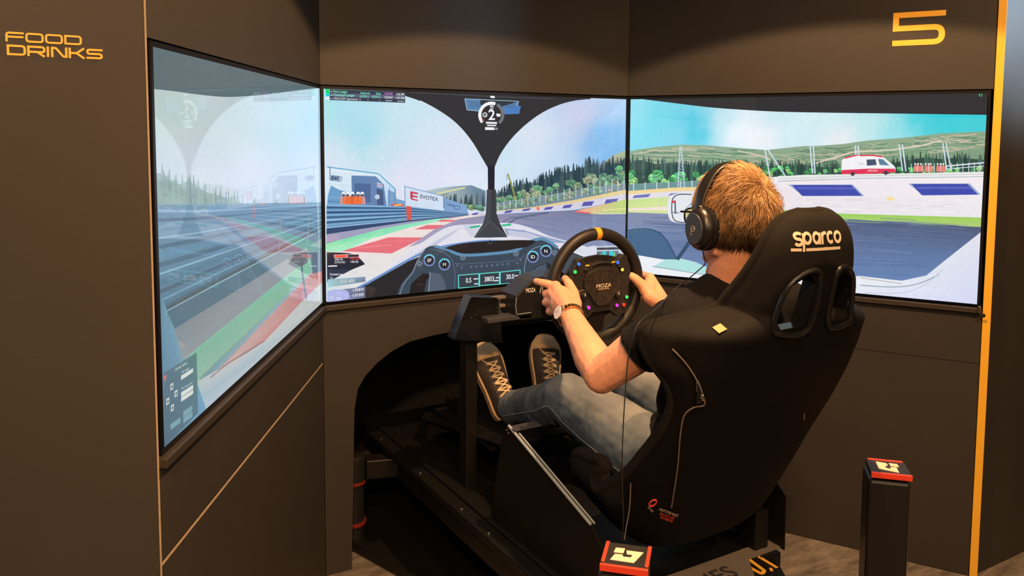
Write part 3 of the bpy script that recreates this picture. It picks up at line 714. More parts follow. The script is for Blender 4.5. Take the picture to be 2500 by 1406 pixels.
P.poly(smooth2([(797, 712), (815, 704), (840, 705), (852, 712), (853, 726)], 3) + [(797, 740)], (176, 184, 232)); P.text('Best', 822, 715, 7, (205, 212, 235)); P.text('Last', 822, 727, 7, (235, 238, 245)); P.ring((809, 724), 4, 1.2, (225, 230, 245))
P.text('1:35:810', 861, 709, 9.5, (240, 243, 246), -.1, .85); P.text('1:37:330', 861, 721.5, 9.5, (240, 243, 246), -.1, .85)
# tyre panel
P.poly([(1455, 598), (1518, 596), (1530, 612), (1530, 662), (1455, 652)], (196, 202, 214)); P.poly([(1456, 602), (1512, 600), (1514, 606), (1456, 607)], (50, 58, 72)); P.poly([(1456, 611), (1508, 609), (1508, 640), (1456, 645)], (92, 106, 124)); P.poly([(1456, 633), (1482, 636), (1482, 660), (1456, 656)], (22, 26, 34))
for q in ((1469, 611, 1479, 626), (1486, 610, 1495, 625)): P.poly([(q[0], q[1]), (q[2], q[1]), (q[2], q[3]), (q[0], q[3])], (50, 206, 220))
for q in ((1468, 631, 1478, 646), (1486, 630, 1494, 646)): P.poly([(q[0], q[1]), (q[2], q[1]), (q[2], q[3]), (q[0], q[3])], (30, 220, 60))
for x, y0_, y1_ in ((1466, 615, 626), (1498, 612, 624), (1466, 634, 645)): P.line([(x, y0_), (x, y1_)], 2, (150, 240, 130))
P.build(dc)

# ---- right display
dr, P = display('right', G, 'right display showing a white ambulance and blue barrier panels beside the track',
                [(1537, 245.5), (2415, 225), (2382, 738.6), (1534, 664)])
P.sky(1530, 215, 2420, 760, [(1545, 260, (150, 226, 242)), (1600, 300, (112, 216, 234)), (1700, 320, (70, 200, 226)), (1640, 345, (130, 214, 235)), (1760, 300, (190, 228, 240)), (1800, 320, (238, 243, 250)), (1850, 340, (242, 243, 250)),
      (1950, 330, (210, 236, 246)), (2050, 350, (228, 236, 242)), (2120, 300, (190, 232, 236)), (2200, 330, (150, 222, 232)), (2250, 300, (72, 208, 220)), (2390, 300, (60, 204, 214)), (2320, 290, (56, 206, 216)), (2000, 290, (210, 238, 242)), (1900, 300, (205, 234, 242)), (2000, 500, (240, 230, 234)), (2300, 500, (240, 230, 234)), (1700, 500, (240, 230, 234))])
hl = [(1530, 374), (1560, 368), (1600, 362), (1660, 356), (1720, 357), (1800, 363), (1870, 368), (1960, 358), (2000, 357), (2060, 352), (2120, 343), (2200, 337), (2300, 325), (2412, 319)]
P.poly(hl + [(2412, 440), (1530, 460)], [(142, 168, 140)] * len(hl) + [(104, 140, 112), (110, 145, 118)])
for k in range(240):
    x = random.uniform(1540, 2400); y = skl(x, hl) + random.uniform(3, 42); l = random.uniform(20, 70)
    P.line([(x, y), (x + l * .5, y + 2), (x + l, y - (2 if x > 1900 else -3))], random.uniform(1, 2.6), random.choice([(96, 136, 104), (120, 160, 120), (190, 190, 160), (84, 124, 100), (150, 180, 140), (205, 190, 168)]))
P.line([(1990, 400), (2080, 372), (2180, 366), (2250, 355), (2300, 342)], 3.5, (220, 210, 190)); P.line([(1545, 380), (1600, 370), (1650, 372)], 2.4, (200, 195, 170)); P.line([(1800, 370), (1850, 380), (1880, 392)], 3, (210, 200, 180))
tl = [(1530, 392), (1560, 380), (1600, 392), (1640, 388), (1700, 396), (1760, 392), (1850, 394), (1900, 396), (1960, 392), (2010, 398), (2060, 395), (2150, 392), (2200, 382), (2260, 372), (2300, 376), (2340, 372), (2412, 378)]
P.poly([(x, skl(x, tl) + 12) for x in range(1530, 2412, 12)] + [(2412, 425), (1530, 455)], (44, 76, 66))
for k in range(330):
    x = random.uniform(1534, 2408); yt = skl(x, tl) + random.uniform(-7, 12)
    P.conifer(x, yt, yt + (46 if x < 1900 else 36), random.uniform(7, 12) * (1 if x < 1900 else .8), random.choice([(36, 66, 64), (44, 84, 74), (58, 96, 80), (34, 56, 54), (70, 110, 92)]))
P.z += 1e-5
for k in range(110):
    x = random.uniform(1536, 2400); P.bush(x, (442 if x < 1750 else 424) - random.uniform(-6, 14), random.uniform(8, 15) * (1 if x < 1720 else .55), random.choice([(86, 190, 110), (110, 200, 130), (70, 160, 96), (150, 205, 130), (60, 140, 84)]))
P.poly([(1530, 453), (1920, 432), (1920, 460), (1530, 476)], (120, 160, 150))
for k in range(7): P.line([(1530, 456 + k * 2.9), (1720, 446 + k * 2.6)], 0.9, (80, 120, 150))
for x in (1548, 1576, 1604, 1633, 1662, 1690): P.line([(x, 450 - (x - 1540) * .05), (x, 472)], 2.4, (205, 216, 226))
P.line([(1660, 360), (1656, 460)], 2.2, (196, 214, 228)); P.line([(1663, 360), (1672, 460)], 2.2, (196, 214, 228))
for k in range(12): P.line([(1660 - k * .3, 364 + k * 8), (1664 + k * .7, 372 + k * 8)], 1, (180, 200, 218))
P.poly([(1530, 470), (1640, 461), (1920, 452), (1920, 462), (1640, 472), (1530, 480)], (240, 214, 150))
P.poly([(1530, 478), (1640, 470), (1920, 458), (1920, 470), (1640, 482), (1530, 492)], (228, 220, 230)); P.poly([(1550, 480), (1590, 476), (1584, 484), (1545, 487)], (110, 120, 180)); P.poly([(1638, 475), (1680, 473), (1676, 479), (1632, 481)], (110, 120, 180))
P.poly([(1530, 491), (1640, 483), (1900, 474), (1900, 530), (1530, 521)], [(196, 222, 140), (204, 228, 150), (205, 228, 150), (210, 220, 160), (214, 224, 150)]); P.poly([(1530, 512), (1640, 506), (1800, 506), (1800, 514), (1530, 517)], (240, 222, 212))
# outer wall and gravel on the right
P.poly([(1880, 434), (1960, 428), (2405, 420), (2415, 560), (1880, 530)], [(236, 234, 240), (240, 232, 238), (244, 236, 240), (232, 230, 236), (234, 226, 230)])
P.line([(1900, 438), (2100, 430), (2405, 424)], 3, (206, 216, 214)); P.line([(1900, 444), (2100, 436), (2405, 430)], 2, (170, 190, 190)); P.line([(1900, 432), (2100, 427), (2405, 419)], 2, (226, 236, 226))
for k in range(40):
    x = random.uniform(1920, 2340); y = random.uniform(484, 518); P.line([(x, y), (x + random.uniform(20, 60), y + .6)], random.uniform(.8, 1.6), random.choice([(222, 214, 222), (246, 240, 244), (214, 206, 214)]))
P.disc((2174, 485), 10, (244, 222, 160), 5)
P.poly([(1925, 452), (2082, 451), (2110, 479), (1962, 480)], (146, 168, 206)); P.poly([(1934, 453), (2078, 452), (2104, 478), (1958, 479)], (58, 74, 172)); P.poly([(1944, 458), (2084, 458), (2090, 463), (1950, 463)], (84, 98, 190))
P.poly([(2218, 448), (2368, 447), (2394, 474), (2254, 477)], (146, 168, 206)); P.poly([(2226, 449), (2362, 448), (2388, 474), (2250, 476)], (58, 74, 172)); P.poly([(2236, 456), (2366, 455), (2372, 460), (2242, 461)], (84, 98, 190))
P.poly([(1880, 512), (2060, 522), (2405, 530), (2405, 553), (2060, 541), (1880, 536)], [(150, 206, 92), (152, 208, 92), (160, 206, 96), (176, 208, 120), (174, 210, 120), (170, 206, 110)])
# fence posts, ambulance, marshals
for a in ((1868, 368, 1880, 434), (1874, 366, 1917, 430), (1978, 357, 1984, 425), (1986, 357, 1990, 425), (2089, 356, 2090, 385), (2096, 356, 2097, 385), (2196, 352, 2204, 418), (2204, 352, 2212, 418), (2303, 348, 2312, 414), (2311, 347, 2322, 412)): P.line([(a[0], a[1]), (a[2], a[3])], 3.2, (206, 220, 234))
P.poly(smooth2([(2055, 426), (2055, 400), (2060, 388), (2085, 381), (2130, 379), (2155, 383), (2172, 396), (2186, 408), (2186, 420)], 3) + [(2120, 424)], (240, 240, 244))
P.line([(2062, 387), (2085, 381), (2130, 379.5), (2155, 383)], 3.4, (224, 60, 90)); P.poly([(2055, 416), (2120, 412), (2186, 412), (2186, 421), (2120, 425), (2055, 426)], (222, 50, 90)); P.text('AMBULANZA', 2118, 419, 6, (250, 235, 240), 0, .7)
P.poly([(2116, 390), (2138, 389), (2141, 403), (2117, 405)], (48, 78, 110)); P.poly([(2144, 388), (2156, 389), (2172, 404), (2148, 403)], (90, 130, 160)); P.disc((2082, 425), 5, (60, 60, 70)); P.disc((2163, 422), 5, (60, 60, 70)); P.text('MEDIC', 2097, 402, 5, (120, 180, 190)); P.line([(2080, 385), (2100, 381)], 2, (250, 250, 250))
for x in (2235, 2242, 2249, 2261, 2268, 2273, 2290, 2298, 2304): P.poly([(x - 3, 419), (x - 3, 406), (x, 402), (x + 4, 406), (x + 4, 419)], (236, 132, 122)); P.disc((x, 400), 2.4, (240, 230, 230), n=8)
for k in range(14): P.line([(2226 + k * 14, 400 - k * .4), (2226 + k * 14, 420)], 1.6, (214, 222, 232))
P.line([(2310, 405), (2405, 396)], 3, (220, 226, 236)); P.line([(2310, 412), (2405, 404)], 2, (205, 214, 226))
# track
P.poly([(1530, 521), (1700, 526), (1900, 535), (2060, 541), (2410, 553), (2410, 575), (2330, 620), (2250, 682), (2150, 700), (1900, 690), (1530, 640)],
       [(124, 138, 170), (120, 136, 170), (112, 128, 160), (80, 92, 120), (78, 88, 118), (84, 98, 134), (92, 118, 162), (106, 138, 184), (104, 136, 184), (106, 136, 182), (112, 134, 176)])
for k in range(260):
    x = random.uniform(1540, 2240); y = random.uniform(532, 685); l = random.uniform(60, 260); g = (y - 530) / 150; e = random.uniform(-13, 12)
    if x + l > 2400 - (y - 553) * 1.3: continue
    P.line([(x, y), (x + l * .5, y + l * .016), (x + l, y + l * .05)], random.uniform(.6, 2.4), (94 + 10 * g + e, 110 + 24 * g + e, 146 + 36 * g + e))
# near white bodywork and front tyre
P.poly([(1530, 622), (1600, 628), (1700, 652), (1760, 668), (1760, 690), (1530, 668)], (236, 239, 246)); P.poly([(1600, 651), (1640, 626), (1700, 640), (1745, 660), (1745, 672)], (176, 226, 224)); P.line([(1596, 651), (1740, 673)], 1.6, (120, 150, 160))
P.poly([(1530, 566)] + smooth2([(1534, 565), (1560, 561), (1592, 562), (1620, 576), (1640, 604), (1655, 634)], 3) + [(1620, 634), (1530, 619)], (68, 104, 140)); P.line(smooth2([(1534, 565), (1560, 561), (1592, 562), (1620, 576), (1640, 604), (1655, 634)], 3), 2.4, (40, 70, 104))
P.line([(1656, 634), (1672, 612), (1690, 584)], 9, (50, 80, 112))
P.poly(smooth2([(1637, 480), (1632, 500), (1634, 530), (1646, 544), (1680, 547), (1690, 546), (1690, 476), (1660, 474), (1637, 480)], 3), (226, 230, 236)); P.line(smooth2([(1690, 477), (1660, 477), (1645, 486), (1642, 505), (1644, 530), (1655, 543), (1690, 545)], 3), 2.4, (40, 56, 74)); P.poly([(1648, 494), (1652, 494), (1653, 524), (1649, 524)], (90, 104, 120)); P.poly([(1642, 492), (1652, 492), (1652, 498), (1642, 498)], (200, 60, 70)); P.line([(1644, 520), (1660, 522)], 2, (70, 90, 110)); P.line([(1666, 522), (1690, 498)], 3, (150, 170, 190))
P.poly([(2100, 672), (2200, 683), (2260, 670), (2310, 630), (2410, 552), (2410, 760), (2100, 730), (1900, 700), (1900, 680)], [(226, 232, 240), (228, 234, 242), (222, 228, 240), (214, 222, 240), (228, 226, 236), (206, 212, 246), (232, 236, 246), (240, 240, 246), (236, 238, 244)])
P.line(smooth2([(2100, 694), (2180, 698), (2240, 690), (2290, 668)], 3), 2.4, (150, 165, 180)); P.line(smooth2([(2110, 712), (2200, 712), (2260, 690), (2300, 655)], 3), 2, (196, 206, 220)); P.line([(2100, 676), (2200, 690)], 2, (190, 180, 176))
# halo rail
P.poly([(1574, 246)] + smooth2([(1600, 249), (1660, 256), (1730, 264), (1800, 269), (1900, 274), (2050, 276), (2200, 277), (2416, 279)], 3) + [(2420, 215), (1560, 240)], [(30, 36, 42)] + [(34, 41, 48)] * 36 + [(30, 36, 38), (30, 36, 42)])
P.text('P.3', 2393, 233.5, 9, (60, 240, 120), 0, .8)
P.build(dr)

# ---- left display (seen at a grazing angle, washed out)
dl_, P = display('left', -SW - G, 'left display seen edge-on, pale picture of barrier, kerb and settings panel',
                 [(373.8, 114.6), (777.8, 214.4), (783.5, 737.5), (397.6, 1092.6)])
P.sky(360, 100, 800, 620, [(400, 260, (172, 192, 188)), (550, 300, (176, 192, 196)), (700, 300, (176, 196, 210)), (760, 300, (160, 192, 216)), (450, 430, (186, 196, 208)), (650, 430, (186, 198, 216)), (770, 430, (170, 192, 216))])
P.poly(smooth2([(360, 216), (420, 222), (480, 230), (545, 236), (600, 234), (660, 228), (720, 220), (785, 212)], 3) + [(790, 190), (360, 90)], [(44, 74, 84)] * 24)
ts = [(372, 398), (400, 402), (430, 430), (460, 418), (500, 446), (540, 456), (580, 470), (620, 484), (650, 492), (680, 500)]
P.poly([(x, skl(x, ts) + 22) for x in range(372, 660, 8)] + [(660, 508), (360, 508)], (134, 158, 158))
for k in range(64):
    x = random.uniform(374, 650); yt = skl(x, ts) + random.uniform(-8, 16); P.conifer(x, yt, yt + 60, random.uniform(5, 10), random.choice([(116, 144, 146), (128, 156, 154), (104, 132, 138), (142, 166, 160)]))
for x, yt in ((672, 488), (686, 494), (701, 475), (740, 474), (668, 492), (718, 496)): P.conifer(x, yt, 508, 4.5, (92, 118, 124))
P.poly([(360, 500), (800, 492), (800, 512), (360, 512)], (96, 134, 160))
P.poly([(360, 505), (800, 500), (800, 760), (480, 1030), (360, 1110)], [(96, 134, 160), (100, 140, 170), (170, 182, 182), (150, 178, 168), (80, 118, 142)])
# barrier
def L2(x, xs): return skl(x, xs)
top = [(360, 500), (480, 505), (600, 502), (700, 499), (800, 494)]; bot = [(360, 786), (405, 759), (520, 695), (640, 632), (720, 590), (800, 550)]
P.poly(top + bot[::-1], [(92, 134, 162), (90, 130, 160), (88, 122, 156), (92, 122, 156), (100, 128, 158), (60, 90, 112), (56, 90, 112), (56, 92, 116), (52, 94, 118), (52, 98, 124), (56, 104, 130)])
for k, (c, wd) in enumerate([((122, 160, 186), 3), ((54, 92, 122), 4), ((70, 118, 150), 5), ((118, 162, 186), 2), ((50, 92, 120), 5), ((74, 126, 156), 6), ((46, 88, 114), 6), ((120, 166, 188), 2.4), ((56, 104, 132), 8), ((40, 78, 100), 5), ((90, 140, 162), 3), ((46, 84, 108), 6)]):
    t = (k + .6) / 12.2; q = []
    for x in (362, 480, 600, 700, 800):
        a, b = skl(x, top), skl(x, bot); q.append((x, a + (b - a) * t))
    P.poly([(x, y - wd * (1 if x < 600 else .5)) for x, y in q] + [(x, y + wd * (1 if x < 600 else .4)) for x, y in q[::-1]], c)
P.line([(405, 752), (520, 690), (640, 627), (760, 565)], 5, (46, 62, 62)); P.line([(405, 759), (520, 696), (640, 633), (760, 571)], 1.5, (150, 180, 190))
P.poly([(405, 760), (640, 634), (800, 552), (800, 570), (660, 655), (424, 802)], (54, 92, 112))
P.poly([(424, 802), (660, 655), (800, 570), (800, 600), (697, 672), (444, 878)], [(112, 122, 130), (126, 132, 142), (120, 130, 140), (110, 128, 136), (122, 130, 138), (128, 136, 142)])
P.poly([(444, 878), (697, 671), (800, 596), (800, 630), (724, 690), (480, 932), (476, 860)], [(120, 178, 150), (110, 176, 148), (110, 180, 150), (110, 176, 146), (112, 168, 140), (132, 172, 152), (112, 168, 142)])
for k in range(52):
    t = (k / 52) ** 1.0; x = 486 + (728 - 486) * t; y = 928 + (690 - 928) * t
    s_ = 4.5 * (1 - t) + 1.5
    P.poly([(x, y), (x + s_ * .32, y - s_ * .3), (x + s_ * .1, y - s_ * 1.5), (x - s_ * .3, y - s_ * 1.1)], (84, 118, 106), False)
P.z += 1e-5
P.poly([(528, 905), (735, 688), (800, 622), (800, 680), (740, 728), (643, 832), (540, 898)], [(180, 140, 136), (178, 112, 112), (186, 96, 96), (186, 96, 96), (180, 108, 108), (182, 118, 116), (190, 160, 154)])
P.poly([(480, 930), (530, 902), (600, 862), (643, 832), (740, 728), (800, 672), (800, 760), (500, 1010), (478, 980)], [(172, 186, 180), (184, 184, 182), (186, 184, 184), (182, 184, 186), (176, 182, 180), (172, 180, 176), (176, 182, 180), (176, 184, 196), (150, 176, 190)])
P.line(smooth2([(510, 922), (555, 886), (600, 858), (642, 832)], 4), 1.8, (120, 46, 54)); P.line(smooth2([(500, 960), (600, 890), (700, 810), (780, 730)], 4), 1.4, (160, 164, 160))
P.poly([(388, 715), (400, 740), (444, 878), (478, 935), (500, 1000), (500, 1090), (380, 1110)], [(70, 116, 146), (86, 134, 162), (92, 140, 166), (96, 144, 170), (96, 148, 180), (76, 118, 142), (60, 100, 124)])
# mirror, mounting arm
P.line(smooth2([(683, 532), (700, 522), (735, 516), (748, 522), (750, 545), (747, 590), (740, 616), (684, 616), (680, 590), (683, 532)], 3), 2.4, (104, 124, 138)); P.poly([(745, 598), (782, 604), (784, 660), (760, 668), (756, 640)], (56, 84, 112)); P.line([(731, 614), (734, 660), (744, 728)], 4.5, (58, 86, 104))
P.poly([(700, 632), (716, 616), (748, 612), (748, 640), (730, 650)], (66, 72, 84))
# settings panel
P.poly([(396, 911), (477, 860), (480, 1008), (398, 1092)], [(58, 92, 112), (60, 110, 104), (60, 98, 120), (40, 78, 104)])
P.text('Driver setup', 425, 906, 10, (180, 196, 205), -.66, .55)
P.poly([(397, 918), (404, 914), (402, 928), (398, 930)], (196, 96, 100))
for x, y in ((413, 938), (423, 955), (403, 974), (414, 990)):
    P.poly([(x, y), (x + 7, y - 4.5), (x + 7, y + 11), (x, y + 15.5)], (196, 204, 200)); P.poly([(x + 2, y + 5), (x + 4, y + .5), (x + 5.5, y + 3), (x + 5, y + 9), (x + 2.4, y + 11)], (40, 60, 70))
for x, y in ((439, 917), (439, 958), (439, 970)): P.poly([(x, y), (x + 29, y - 19), (x + 29, y - 9), (x, y + 11)], (204, 210, 204))
P.text('XX Angle', 440, 912, 8, (170, 190, 198), -.62, .6); P.text('PX Sound Lvl', 440, 952, 8, (170, 190, 198), -.62, .6)
for x, y, l in ((413, 1036, 24), (444, 1005, 22), (444, 1020, 22)): P.poly([(x, y), (x + l, y - l * .72), (x + l, y - l * .72 + 13), (x, y + 14)], (104, 148, 162))
P.build(dl_, gain=0.97, lift=0.085)

# ------------------------------------------------------------------ lettering on the walls
def rounded(pts_r):
    """polyline with rounded corners: [(x, y, r)]"""
    out = []; n = len(pts_r)
    for i, (x, y, r) in enumerate(pts_r):
        if r <= 0 or i in (0, n - 1): out.append((x, y)); continue
        p = Vector((x, y)); a = (Vector(pts_r[i - 1][:2]) - p).normalized(); b = (Vector(pts_r[i + 1][:2]) - p).normalized()
        r = min(r, .5 * min((Vector(pts_r[i - 1][:2]) - p).length, (Vector(pts_r[i + 1][:2]) - p).length))
        A = p + a * r; B = p + b * r
        for k in range(6):
            t = k / 5; q = A * (1 - t) ** 2 + p * 2 * t * (1 - t) + B * t * t; out.append((q.x, q.y))
    res = []
    for q in out:
        if not res or math.hypot(q[0] - res[-1][0], q[1] - res[-1][1]) > 1e-4: res.append(q)
    return res
# wide rounded capitals: width w, height 1, stroke s (in units of height); strokes are given on centre lines
def glyph(ch, w_, s):
    h = s / 2; W = w_ - h; T = 1 - h; r = 0.26
    if ch == 'F': return [rounded([(h, 0, 0), (h, T, r), (w_, T, 0)]), [(h, 0.5), (w_ - .04, 0.5)]]
    if ch == 'O': return [rounded([(w_ / 2, h, 0), (W, h, r), (W, T, r), (h, T, r), (h, h, r), (w_ / 2, h, 0)])]
    if ch == 'D': return [rounded([(w_ / 2, h, 0), (W, h, r), (W, T, r), (h, T, 0), (h, h, 0), (w_ / 2, h, 0)])]
    if ch == 'R': return [[(h, 0), (h, 1)], rounded([(h, T, 0), (W, T, .24), (W, .42, .22), (h, .42, 0)]), [(w_ * .55, .42), (w_ - h * .8, 0)]]
    if ch == 'I': return [[(h, 0), (h, 1)]]
    if ch == 'N': return [[(h, 0), (h, 1)], rounded([(h, T, 0), (w_ * .30, T, .12), (w_ * .74, h, .12), (W, h, 0)]), [(W, 0), (W, 1)]]
    if ch == 'K': return [[(h, 0), (h, 1)], [(h, .5), (w_ * .48, .5), (w_ - h * .9, 1)], [(w_ * .48, .5), (w_ - h * .8, 0)]]
    if ch == 'S': return [rounded([(w_, T, 0), (h, T, .2), (h, .5, .2), (W, .5, .2), (W, h, .2), (0, h, 0)])]
    if ch == '5': return [rounded([(w_, T, 0), (h, T, 0), (h, .52, 0), (W, .52, .3), (W, h, .3), (0, h, 0)])]
def sign(name, label, M, rows, base):
    t = thing(name, label, 'sign', base)
    for word, x, y, hgt, wid, s, gap in rows:
        for ch, w_ in zip(word, wid):
            bm = NB()
            for si_, st in enumerate(glyph(ch, w_, s)): stroke_bm(bm, [(a * hgt, b * hgt) for a, b in st], s * hgt, M @ Matrix.Translation((x, y, 0.0004 - si_ * 0.00015)), 0.0012)
            obj('letter', bm, M_letter, t)
            x += (w_ + gap) * hgt
    return t
Mret = frame((0, YR, 0), (1, 0, 0), (0, 0, 1))
a0 = onp(15, 77, (0, YR, 0), (0, 1, 0)); a1 = onp(13.5, 101, (0, YR, 0), (0, 1, 0)); a2 = onp(200, 112, (0, YR, 0), (0, 1, 0))
hF = a0.z - a1.z; wF = a2.x - a1.x
u = wF / hF; gp = .12; lw = (u - 3 * gp) / 4
b1 = onp(17, 134.5, (0, YR, 0), (0, 1, 0)); b2 = onp(250.5, 146, (0, YR, 0), (0, 1, 0)); b0 = onp(15.5, 108.5, (0, YR, 0), (0, 1, 0))
hD = b0.z - b1.z; uD = (b2.x - b1.x) / hD
wd = [1.9, 1.85, .3, 1.7, 1.75, 1.75]; k = (uD - 5 * .1) / sum(wd); wd = [v * k for v in wd]; wd[2] = .26
sign('food_drinks_sign', 'yellow FOOD DRINKS lettering on the dark wall beside the left display', Mret,
     [('FOOD', a1.x, a1.z, hF, [lw] * 4, .2, gp), ('DRINKS', b1.x, b1.z, hD, wd, .2, .1)], (a1.x, YR, a1.z))
s5 = [onp(2178, 113, XF['right'].translation, XF['right'].col[2][:3]), onp(2310, 24, XF['right'].translation, XF['right'].col[2][:3])]
inv = XF['right'].inverted(); q0, q1 = inv @ s5[0], inv @ s5[1]
h5 = q1.y - q0.y
sign('number_five_sign', 'large yellow number 5 on the wall above the right display', XF['right'] @ Matrix.Translation((0, 0, 0)),
     [('5', q0.x, q0.y, h5, [(q1.x - q0.x) / h5], .165, 0)], s5[0])
# small latch at the right end of the right ledge
lt = thing('ledge_latch', 'small metal latch at the right end of the right display ledge', 'latch', Mr @ Vector((1.235, ZB - 0.03, 0.02)))
bm = NB(); box(bm, (1.236, ZB - 0.016, 0.018), (0.008, 0.022, 0.006), Mr, 0.001); obj('bracket', bm, M_chrome, lt)
bm = NB(); lathe(bm, [(0.0075, 0), (0.008, 0.002), (0.0075, 0.004)], Mr @ Matrix.Translation((1.247, ZB - 0.033, 0.0175)) @ Matrix.Rotation(0.5, 4, 'X'), 14); obj('disc', bm, M_ledge, lt)

# ------------------------------------------------------------------ simulator frame
rig = thing('simulator_frame', 'black steel motion frame carrying the racing seat, with grey rear plate', 'frame', (0, -0.4, 0.10))
CX, CZ = 0.36, 0.30
bm = NB(); prism(bm, [(-0.33, 0.45), (0.33, 0.45), (CX, 0.30), (CX, -0.95), (0.13, -1.31), (-0.13, -1.31), (-CX, -0.95), (-CX, 0.30)], Matrix.Translation((0, 0, 0.325)), 0.025, 0.004)
obj('base_plate', bm, M_darkmetal, rig)
A_ = aZ(836, 1307, 0.04); B_ = aZ(1016, 1406, 0.04); dd_ = (B_ - A_).normalized(); A_ = A_ + dd_ * 0.04; E_ = A_ + dd_ * 1.05
bm = NB(); prism(bm, [(A_.x, A_.y), (E_.x, E_.y), (-0.36, -1.25), (0.10, -1.28), (0.36, -0.95), (0.42, -0.2), (0.42, 0.5), (-0.40, 0.5)][::-1], Matrix.Translation((0, 0, 0.004)), 0.036, 0.003); obj('floor_plinth', bm, M_darkmetal, rig)
bm = NB()
for sx in (-1, 1):
    box(bm, (sx * 0.30, -0.32, 0.28), (0.06, 1.5, 0.09), None, 0.006)
    box(bm, (sx * 0.30, -0.32, 0.335 + 0.02), (0.035, 1.3, 0.01), None, 0.002)
for y in (0.30, -0.35, -1.0): box(bm, (0, y, 0.28), (0.56, 0.06, 0.08), None, 0.006)
obj('base_rails', bm, M_darkmetal, rig)
# arms to the corner posts
for nm, x, y, tx, ty in (('arm', -0.428, -1.332, -0.27, -1.0), ('arm', 0.40, -1.332, 0.27, -1.0), ('arm', -0.47, 0.16, -0.28, 0.1), ('arm', 0.47, 0.16, 0.28, 0.1)):
    za_ = 0.075 if y < 0 else 0.28; bm = NB(); d = Vector((tx - x, ty - y, 0)); L_ = d.length; d.normalize(); n_ = Vector((-d.y, d.x, 0))
    x += d.x * 0.046; y += d.y * 0.046; L_ -= 0.046
    box(bm, (L_ / 2, 0, za_), (L_, 0.06, 0.07), frame((x, y, 0), d, n_), 0.005); obj(nm, bm, M_darkmetal, rig)
# side plates with a bright upper edge
for sx in (-1, 1):
    M = frame((sx * 0.303, 0, 0), (0, 1, 0), (0, 0, 1))
    bm = NB(); prism(bm, [(-0.63, 0.652), (-0.655, 0.662), (-0.70, 0.648), (-1.045, 0.545), (-1.10, 0.50), (-1.10, 0.35), (-0.55, 0.35), (-0.60, 0.56)], M, 0.004 , 0)
    obj('side_plate', bm, M_darkmetal, rig)
    bm = NB(); tube(bm, [(sx * 0.303, -0.655, 0.665), (sx * 0.303, -0.70, 0.651), (sx * 0.303, -1.042, 0.548)], 0.0042, 8)
    tube(bm, [(sx * 0.290, -0.690, 0.652), (sx * 0.290, -1.040, 0.546)], 0.0028, 6)
    obj('plate_edge', bm, M_alu, rig, 'bright metal edge')
    bm = NB(); box(bm, (sx * 0.262, -0.672, 0.661), (0.088, 0.038, 0.004), None, 0.001); obj('seat_bracket', bm, M_bracket, rig)
    for yy, zz in ((-0.655, 0.653), (-0.665, 0.648)): obj('bolt', lathe(NB(), [(0.003, 0), (0.003, 0.003), (0.0015, 0.004)], Matrix.Translation((sx * 0.303 - 0.004, yy, zz)) @ Matrix.Rotation(-PI / 2, 4, 'Y'), 8), M_chrome, rig)
# seat pillars
for sx in (-1, 1):
    for y in (-1.04, -0.74): obj('seat_support', box(NB(), (sx * 0.25, y, 0.40), (0.05, 0.06, 0.12), None, 0.003), M_darkmetal, rig)
# pedal deck and rising heel rails
bm = NB()
for sx in (-1, 1): tube(bm, [(sx * 0.21, -0.62, 0.56), (sx * 0.21, -0.25, 0.50), (sx * 0.21, 0.10, 0.44)], 0.022, 4)
for sx in (-1, 1): tube(bm, [(sx * 0.21, 0.10, 0.44), (sx * 0.21, 0.16, 0.34)], 0.02, 4)
box(bm, (0, -0.20, 0.495), (0.44, 0.42, 0.012), Matrix.Translation((0, 0, 0)), 0.002)
obj('pedal_deck', bm, M_darkmetal, rig)
# wheel support
bm = NB()
for sx in (-1, 1):
    box(bm, (sx * 0.245, -0.30, 0.62), (0.04, 0.05, 0.56), None, 0.004)
box(bm, (0, -0.30, 0.872), (0.53, 0.10, 0.02), None, 0.003)
obj('wheel_mount', bm, M_darkmetal, rig)
bm = NB(); box(bm, (-0.15, -0.375, 0.898), (0.16, 0.05, 0.016), None, 0.003); obj('mount_tab', bm, M_bracket, rig, 'grey bracket under the wheel base')
# rear plate with lettering
bm = NB(); M = Matrix.Translation((0, 0, 0.3505))
prism(bm, [(-0.13, -1.045), (0.30, -1.045), (0.317, -1.055), (0.317, -1.078), (0.305, -1.088), (0.186, -1.088), (0.172, -1.10), (0.12, -1.17), (0.10, -1.29), (-0.13, -1.29)], M, 0.004)
obj('rear_plate', bm, M_grey, rig, 'grey painted rear plate with dark letters')
bm = NB(); pt_ = aZ(1772, 1380, 0.3548); text_bm(bm, 'SERIES', frame((pt_.x, pt_.y - 0.052, 0.3546), (1, 0, 0), (0, 1, 0)), 0.074, 1.0, 'RIGHT')
for y in (0,):
    pass
obj('plate_lettering', bm, M_dark, rig)
Mz = frame((0.0, 0.0, 0.3508), (1, 0, 0), (0, 1, 0))
bm = NB(); yU = -1.088
def zpt(px, py): v = aZ(px, py, 0.351); return (v.x, v.y)
for st, wd_ in (([zpt(1852, 1359), zpt(1897, 1386)], 0.009), (rounded([(*zpt(1829, 1366), 0), (*zpt(1867, 1394), 0.006), (*zpt(1859, 1401), 0.006), (*zpt(1826, 1383), 0)]), 0.010), ([zpt(1881, 1387), zpt(1884, 1394)], 0.008)):
    stroke_bm(bm, st, wd_, Mz, 0.0012)
obj('yellow_logo', bm, M_letter, rig, 'yellow lettering on black plate')
